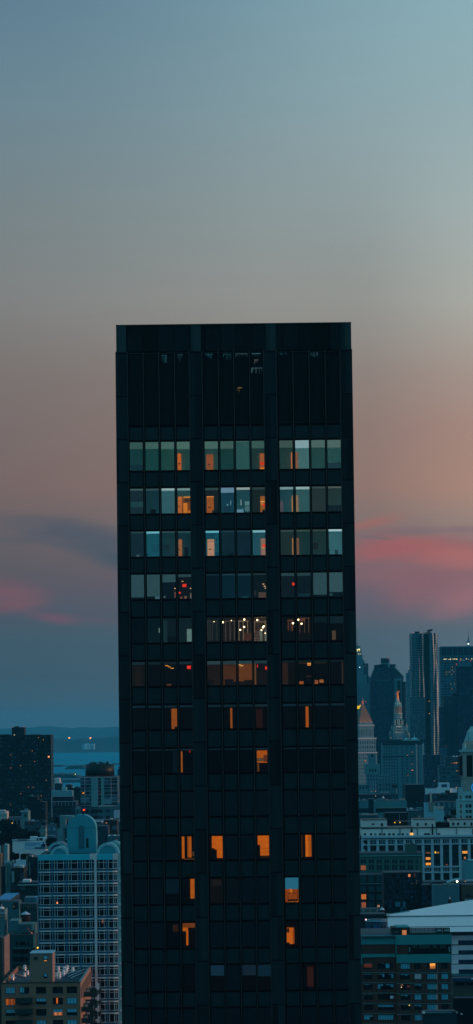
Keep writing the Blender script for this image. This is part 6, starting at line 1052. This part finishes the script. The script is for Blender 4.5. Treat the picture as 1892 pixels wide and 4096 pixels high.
b=BL('rounded silver-teal metal box at the right edge in front of the pilastered block',1857,1960,3446,1480,16,mat('silver_teal',(.18,.34,.38),.5,metal=.3,var=.15,scale=.3),yref=3480,name='plant_housing',cat='plant housing'); b.bx('upper_lobe',mat('silver_teal',(.18,.34,.38),.5,metal=.3,var=.15,scale=.3),1874,1960,3441,3446,1,14)
# ------------------------------------------------------------------ white arched-roof hall and stepped facade
DA=1050.0; b=BL('large building with broad arched white roof and strip windows, right edge',1548,2300,3745,DA,60,None,yref=3700,name='arena',cat='arena')
m_ar=mat('white_sheet_metal',(.60,.86,.90),.6,var=.05,scale=.05); ax=lambda px,py=3700: b.x(px,py); az=lambda py,px: b.z(py,px)
pts=[(ax(1549,3664),az(3664,1549)),(ax(2300,3664),az(3664,1549)),(ax(2300,3655),az(3656,1549)+1)]; top=[(2280,3657),(2200,3640),(2100,3621),(2000,3608),(1930,3602),(1892,3604),(1850,3610),(1800,3617.5),(1750,3625.5),(1700,3634),(1650,3642),(1600,3649.5),(1549,3656)]
def cz(px,py): return az(py-(px-1549)*.0123+0,px) if False else b.z(py,px)
pts=[(ax(1549,3664),b.z(3664,1549)),(ax(2300,3664),b.z(3664,1549))]+[(ax(px,3640),b.z(py+ (0 if px<=1892 else 0),px)) for px,py in top]
ra=MB(); n_=len(pts); zq=b.z(3664,1549); ra.v=[(x_,(z_-zq)*1.3,z_) for x_,z_ in pts]+[(x_,(z_-zq)*1.3+1.0,z_-.6) for x_,z_ in pts]; ra.f=[tuple(range(n_)),tuple(range(2*n_-1,n_-1,-1))]+[((i+1)%n_,i,n_+i,n_+(i+1)%n_) for i in range(n_)]
ra.build('arched_roof',m_ar,b.root)
def slope_band(nm,x0,py0,py1,y0,y1):
    za,zb=b.z(py1,1549),b.z(py0,1549); q_=MB(); xa_,xb_=ax(x0),ax(2300)
    q_.v=[(xa_,y0,za),(xb_,y0,za),(xb_,y1,zb),(xa_,y1,zb),(xa_,y0+4,za),(xb_,y0+4,za),(xb_,y1+.5,zb),(xa_,y1+.5,zb)]; q_.f=[(0,1,2,3),(7,6,5,4),(0,4,5,1),(3,2,6,7),(0,3,7,4),(1,5,6,2)]; return q_.build(nm,m_ar,b.root); box('roof_deck',m_roofl,b.root,ax(1560),ax(2300),1.3,60,0,b.z(3752,1549))
zA=b.z(3664,1549)
def slab(nm,m,x0,py0,py1,y0,y1,x1=2300): return box(nm,m,b.root,ax(x0),ax(x1),y0,y1,b.z(py1,1549),b.z(py0,1549))
slab('seam',mat('seam_blue',(.08,.22,.32),.7),1549,3664.1,3667,-.02,.3)
m_ar2=m_ar
slope_band('roof_band',1551,3667,3706,-2.2,.25); slab('seam',mat('seam_blue',(.08,.22,.32),.7),1551,3706,3708.5,-2.1,6); slope_band('roof_band',1553,3708.5,3728,-3.4,-2.2)
slab('window_strip',mat('strip_glass',(.02,.075,.17),.2,var=.3,scale=.2,spec=.5),1553,3728,3746,.6,6)
b.bx('corner_cap',m_white,1546,1559,3655,3664,-.6,-.03)
MB().ext([(ax(1552),b.z(3658,1549)),(ax(1640),b.z(3648,1549)),(ax(1640),b.z(3644,1549)),(ax(1552),b.z(3655,1549))],-.25,-.01).build('gutter',mat('gutter_teal',(.16,.38,.44),.6),b.root)
for k,(t_,w0,w1) in enumerate(((3746,3765,3781),(3785,3805,3820),(3823,3843,3859),(3862,3881.5,3898))):
    slab('stepped_fascia',mat('stained_white',(.50,.60,.64),.7,var=.3,scale=.25),1806,t_,w0,.3,28); slab('end_block',m_ar2,1806,w0,w1,.3,28,1832); slab('strip_window',mat('strip_glass',(.02,.075,.17),.2,var=.3,scale=.2,spec=.5),1832.1,w0,w1,.9,28); slab('dark_joint',m_dark,1806,w1,(w1+4 if k<3 else 3900),.5,28)
slab('plinth',m_teal,1806,3900,3907,-.4,28); slab('plinth_base',mat('base_navy',(.03,.06,.09),.8),1806,3907,4400,.9,28)
b=BL('low brick service block with dark loading bays under the stepped white facade',1812,1960,3915,1000,20,mat('stained_brick',(.14,.17,.14),.9,var=.45,scale=.8),yref=3950,name='service_block')
b.bx('blue_canopy',mat('canopy_blue',(.03,.12,.22),.7,var=.3),1812,1960,3912,3927,-2,-.01); 
for a,c_ in ((1823,1858),(1868,1960)): b.bx('loading_bay',m_black,a,c_,3929,3941,-.1,-.01)
for a,c_ in ((1835,1856),(1862,1884)): b.bx('low_opening',mat('brown_void',(.03,.02,.02),.8),a,c_,3984,3992,-.1,-.01)
b.bx('skylight',m_galv,1884,1960,3913,3918,-2.6,-2.05)
b=BL('black foreground roof with a few pale roof units, bottom right corner',1816,1960,3994,985,7,mat('black_tar',(.010,.014,.018),.85,var=.3),yref=4040,name='foreground_block')
b=BL('dark rounded low building with pale rim and blue panels, bottom right',1690,1826,4048,820,30,mat('blue_grey_panel',(.04,.075,.10),.7,var=.5,scale=.3),yref=4070,name='foreground_block'); b.bx('rim',m_teal,1692,1808,4049,4053,-.5,-.01); b.bx('rim_light',m_white,1690,1700,4047,4055,-.7,-.1)
for px,py in ((1819,4048),(1828,4050),(1847,4056)): b.bx('roof_unit',m_pale,px-3,px+3,py-2,py+3,3,4)
# glass rotunda
x_,z_=P(1520,3678,1120); ro=empty('rotunda',(x_,1120+5,0),'round blue glass rotunda with ringed roof, left of the arched white roof','rotunda'); r_=55*1120/F_PX
MB().cone(0,0,r_,r_,0,z_-.6,32).build('glass_drum',facade((.05,.12,.20),(.015,.05,.11),fh=2.2,bw=1.1,ww=.7,wh=.7,wvar=.5,seed=82,rough=.4),ro)
for rr_,zz_,m_ in ((r_*1.05,-.55,m_roofl),(r_*.92,-.35,mat('rim_dark',(.05,.09,.10),.8)),(r_*.85,-.15,m_roofl),(r_*.75,.0,mat('rim_dark',(.05,.09,.10),.8))): MB().cone(0,0,rr_,rr_*.98,z_+zz_-.2,z_+zz_,36).build('roof_ring',m_,ro)
MB().ball(-r_*.98,-1,z_-.2,.3,8,5).build('rim_lamp',glow('e8c8c0',1.6),ro)
# ------------------------------------------------------------------ green-banded brick apartment house
DR=950.0; b=BL('brick apartment house with wide green concrete bands, bottom right',1445,1807,3740,DR,40,None,yref=3900,name='apartment_house',cat='apartment building')
m_rb=mat('dark_red_brick',(.115,.075,.055),.9,var=.3,scale=1.0); m_gb=mat('green_band',(.03,.30,.31),.8,var=.1,scale=.25); m_gb2=mat('green_line',(.10,.30,.30),.8)
def rb(nm,m,a,c_,t_,u_,y0,y1,par=None): return b.bx(nm,m,a,c_,t_,u_,y0,y1,par)
rb('left_wing_core',m_in,1447,1586,3780,4400,2.6,38); rb('right_wing_core',m_in,1587,1805,3780,4400,1.2,38)
rb('roof_deck',m_roof,1446,1806,3744,3750,.6,39)
rb('green_band',m_gb,1445,1586,3742,3777,1.4,2.4) ; rb('green_band',m_gb,1586,1807,3740,3778,0,1.1); rb('green_band',m_gb,1586,1807,3817,3851,0,1.1); rb('green_band',m_gb,1445,1585.6,3816,3829,1.4,2.4)
rb('brown_wall',m_rb,1447,1585.6,3777.5,3815.5,1.8,2.55); rb('brown_wall',m_rb,1586.4,1632,3778.5,3816.5,.3,1.15); rb('balcony_strip',m_black,1632.2,1806,3778.5,3816.5,.6,1.15)
rb('left_edge_post',m_gb,1445,1449,3829.3,3858,1.4,2.4); rb('strip_post',m_gb2,1636,1641,3788,3808,.35,.59); rb('strip_post',m_gb2,1795,1801,3786,3808,.35,.59)
for a,c_ in ((1648,1668),(1677,1705),(1704,1722),(1731,1748),(1759,1782)):
    for t_ in (3781,3788): rb('blind_slat',mat('strip_blind',(.08,.20,.20),.8),a,c_,t_,t_+2.6,.4,.59)
rb('green_return',m_gb,1583,1586,3740,3816,.0,1.38)
rb('side_wall',m_rb,1806,1808.5,3851,4400,.6,39)
rows=[3853.6,3894.6,3936,3977,4018.4,4059.6]; 
rwin=[(1602.5,1640),(1658,1685.5),(1709,1751),(1766,1793)]; lwin=[(1455,1491),(1511,1574)]
def wall_grid(nm,m,x0,x1,wn_,ytop,y0,th):
    mb=MB(); pm=3950; ed=[x0]+[v for c_ in wn_ for v in c_]+[x1]; X_=[b.x(e,pm,y0) for e in ed]; zt_=b.z(ytop,(x0+x1)/2,y0); zb_=0
    for i in range(0,len(ed),2): mb.box(X_[i],X_[i+1],y0,y0+th,zb_,zt_)
    zs=[b.z(v,(x0+x1)/2,y0) for r0 in rows for v in (r0,r0+22)]
    for i in range(1,len(ed)-1,2):
        last=zt_
        for k in range(len(rows)): mb.box(X_[i],X_[i+1],y0+.01,y0+th,zs[2*k],last) if last-zs[2*k]>.02 else None; last=zs[2*k+1]
        mb.box(X_[i],X_[i+1],y0+.01,y0+th,zb_,last)
    return mb.build(nm,m,b.root)
wall_grid('brick_wall',m_rb,1586.2,1806,rwin,3851.3,.2,.5); wall_grid('brick_wall',m_rb,1447,1585.6,lwin,3829.4,1.9,.5)
for k,r0 in enumerate(rows):
    rb('floor_line',m_gb2,1587,1806.5,r0+37,r0+38.6,.1,.199) ; rb('floor_line',m_gb2,1447,1585,r0+35.5,r0+37,1.8,1.899)
bl_=mat('sky_tint_blind',(.10,.40,.52),.6,var=.1,scale=.5); bl2=mat('pale_blind',(.40,.52,.50),.7,var=.1); rnd=random.Random(6)  # blue of the first blind stands in for reflected sky
state={(0,0):'f4',(0,2):'x',(1,0):'t4',(1,1):'f2p',(1,2):'f5',(1,3):'f2',(2,1):'t3',(2,2):'f6',(2,3):'f2',(3,0):'t4',(3,1):'f2',(3,2):'f6',(3,3):'f3',(4,0):'s',(4,1):'t3',(4,2):'f5',(5,1):'f3'}
for k,r0 in enumerate(rows):
    for i,(a,c_) in enumerate(rwin):
        wn=rb('window',m_glass,a,c_,r0,r0+22,.5,.56); st_=state.get((k,i),'')
        if st_:
            n_={'4':4,'5':5,'6':6,'2':2,'3':3}.get(st_[1:2],3)
            for j in range(n_):
                w_=(c_-a)/n_; hgt={'f':21,'t':[6,5,8,3][j%4],'s':2,'x':0}[st_[0]]
                if hgt: rb('blind',bl2 if ('p' in st_ or (i==2 and j==n_-1)) else bl_,a+w_*j+.7,a+w_*(j+1)-.7,r0+.8,r0+hgt,.43,.49,wn)
        if k<5: rb('vent_grille',mat('grille',(.10,.13,.12),.6),(a+c_)/2-8,(a+c_)/2+8,r0+28,r0+32,.12,.199,wn)
    for i,(a,c_) in enumerate(lwin):
        wn=rb('window',m_glass,a,c_,r0+(0 if k else -2),r0+20,2.2,2.26); pat={(0,0):[4,4,4,4],(0,1):[0,2,19,0],(1,0):[4,3,4,2],(1,1):[3,4,13,0,0,4,17],(2,0):[3,4,2,0],(2,1):[22,8,0,4,5,13],(3,0):[3,1,3,3],(4,1):[9,9,9,9,9],(5,0):[18,18,8],(5,1):[20,20,20,20,20,20]}.get((k,i),[])
        for j,hh in enumerate(pat):
            w_=(c_-a)/len(pat)
            if hh: rb('blind',bl_,a+w_*j+.6,a+w_*(j+1)-.6,r0+.8,r0+min(hh,19.5),2.13,2.19,wn)
for a,c_,t_,u_,h2,k_ in ((1720,1741,3853.8,3870,'f09a44',1.4),(1720,1741,3862,3875,'a0582c',.9),(1456,1488,3856,3870,'4a1e12',1),(1604,1612,3938,3942,'8a6040',1),(1628,1640,3942,3950,'3a2018',1)): rb('lit_room',glow(h2,k_,.5,1.5),a,c_,t_,u_,.38 if a>1586 else 2.05,.42 if a>1586 else 2.1)
rb('lit_pane',mat('white_pane',(.5,.62,.66),.6),1561,1574,3983,3994,1.95,2.1)
b.lamp(1605.5,3949,2.4,'f0d0a0',2.5,.3,'lit_lamp'); b.lamp(1637.5,4021,2.6,'e8c858',3,.3,'lit_lamp')
rb('corner_pier',mat('pink_brick',(.26,.16,.14),.9,var=.3),1752,1755,3853,4400,-.0,.199)
rb('roof_house',mat('roof_house_wall',(.06,.065,.055),.85,var=.3),1567,1640,3711,3742,6,16); rb('roof_house_cap',m_gb,1585,1636,3707,3711,5.8,16.2); rb('lit_door',glow('b06a3c',1.1,.5,1.5),1609,1626,3721,3739,5.8,5.99)
rb('railing',m_gb2,1640,1800,3724.5,3726,.4,.5); rb('railing',mat('green_dark',(.03,.08,.06),.8),1640,1806,3731,3741,.6,.8)
for k in range(9): rb('rail_post',m_dark,1646+17*k,1647.2+17*k,3713,3741,.85,1.0)
for a,c_ in ((1743,1768),(1774,1800)): rb('roof_unit',m_dark,a,c_,3713,3740,2,6); rb('unit_panel',m_roofl,a+3,c_-3,3718,3724,1.9,1.99)
b.bulk(1580,1596,3733,1,4,m_dark)
# ------------------------------------------------------------------ far low roofs nobody could count
rnd=random.Random(77)
def masses(name,label,px0,px1,D0,D1,n,hmin,hmax,seed):
    rnd=random.Random(seed); mb=MB()
    for _ in range(n):
        d_=math.sqrt(rnd.uniform(D0*D0,D1*D1)); px=rnd.uniform(px0,px1); x_=P(px,3000,d_)[0]; w_=rnd.uniform(8,26); dp=rnd.uniform(10,26); h_=rnd.uniform(hmin,hmax)
        mb.box(x_-w_/2,x_+w_/2,d_,d_+dp,0,h_)
        if rnd.random()<.5: mb.box(x_-w_/5,x_+w_/6,d_+2,d_+7,h_,h_+rnd.uniform(2,4))
    o=mb.build(name,facade((.11,.15,.17),(.015,.025,.035),fh=3.6,bw=3.4,ww=.45,wh=.5,wvar=1.2,lit=.006,litc='ffb070',litk=1.6,seed=seed)); tag(o,label,'rooftops',None,'stuff'); return o
masses('low_rooftops','countless low rooftops between the harbour and the nearer left blocks',-40,560,2300,6600,520,7,24,1)
masses('low_rooftops','countless low rooftops below the right-hand skyline',1370,1960,2100,5200,420,7,26,2)
masses('near_rooftops','dark low rooftops deep between the nearer left blocks',-40,560,1080,2100,130,6,26,3)
masses('near_rooftops','dark low rooftops deep between the nearer right blocks',1380,1960,1250,2000,90,6,26,4)
# ------------------------------------------------------------------ haze
hz_=MB().box(-24000,24000,-800,38000,-1,345).build('haze',bpy.data.materials.new('haze')); hz_['kind']='stuff'
hm=hz_.data.materials[0]; hm.use_nodes=True; q=NT(hm.node_tree); q.n.clear(); o_=q.new('ShaderNodeOutputMaterial'); pv=q.new('ShaderNodeVolumePrincipled')
pv.inputs['Color'].default_value=(.05,.66,1.0,1); pv.inputs['Density'].default_value=HAZE; pv.inputs['Anisotropy'].default_value=0.0
q.l.new(pv.outputs[0],o_.inputs['Volume'])
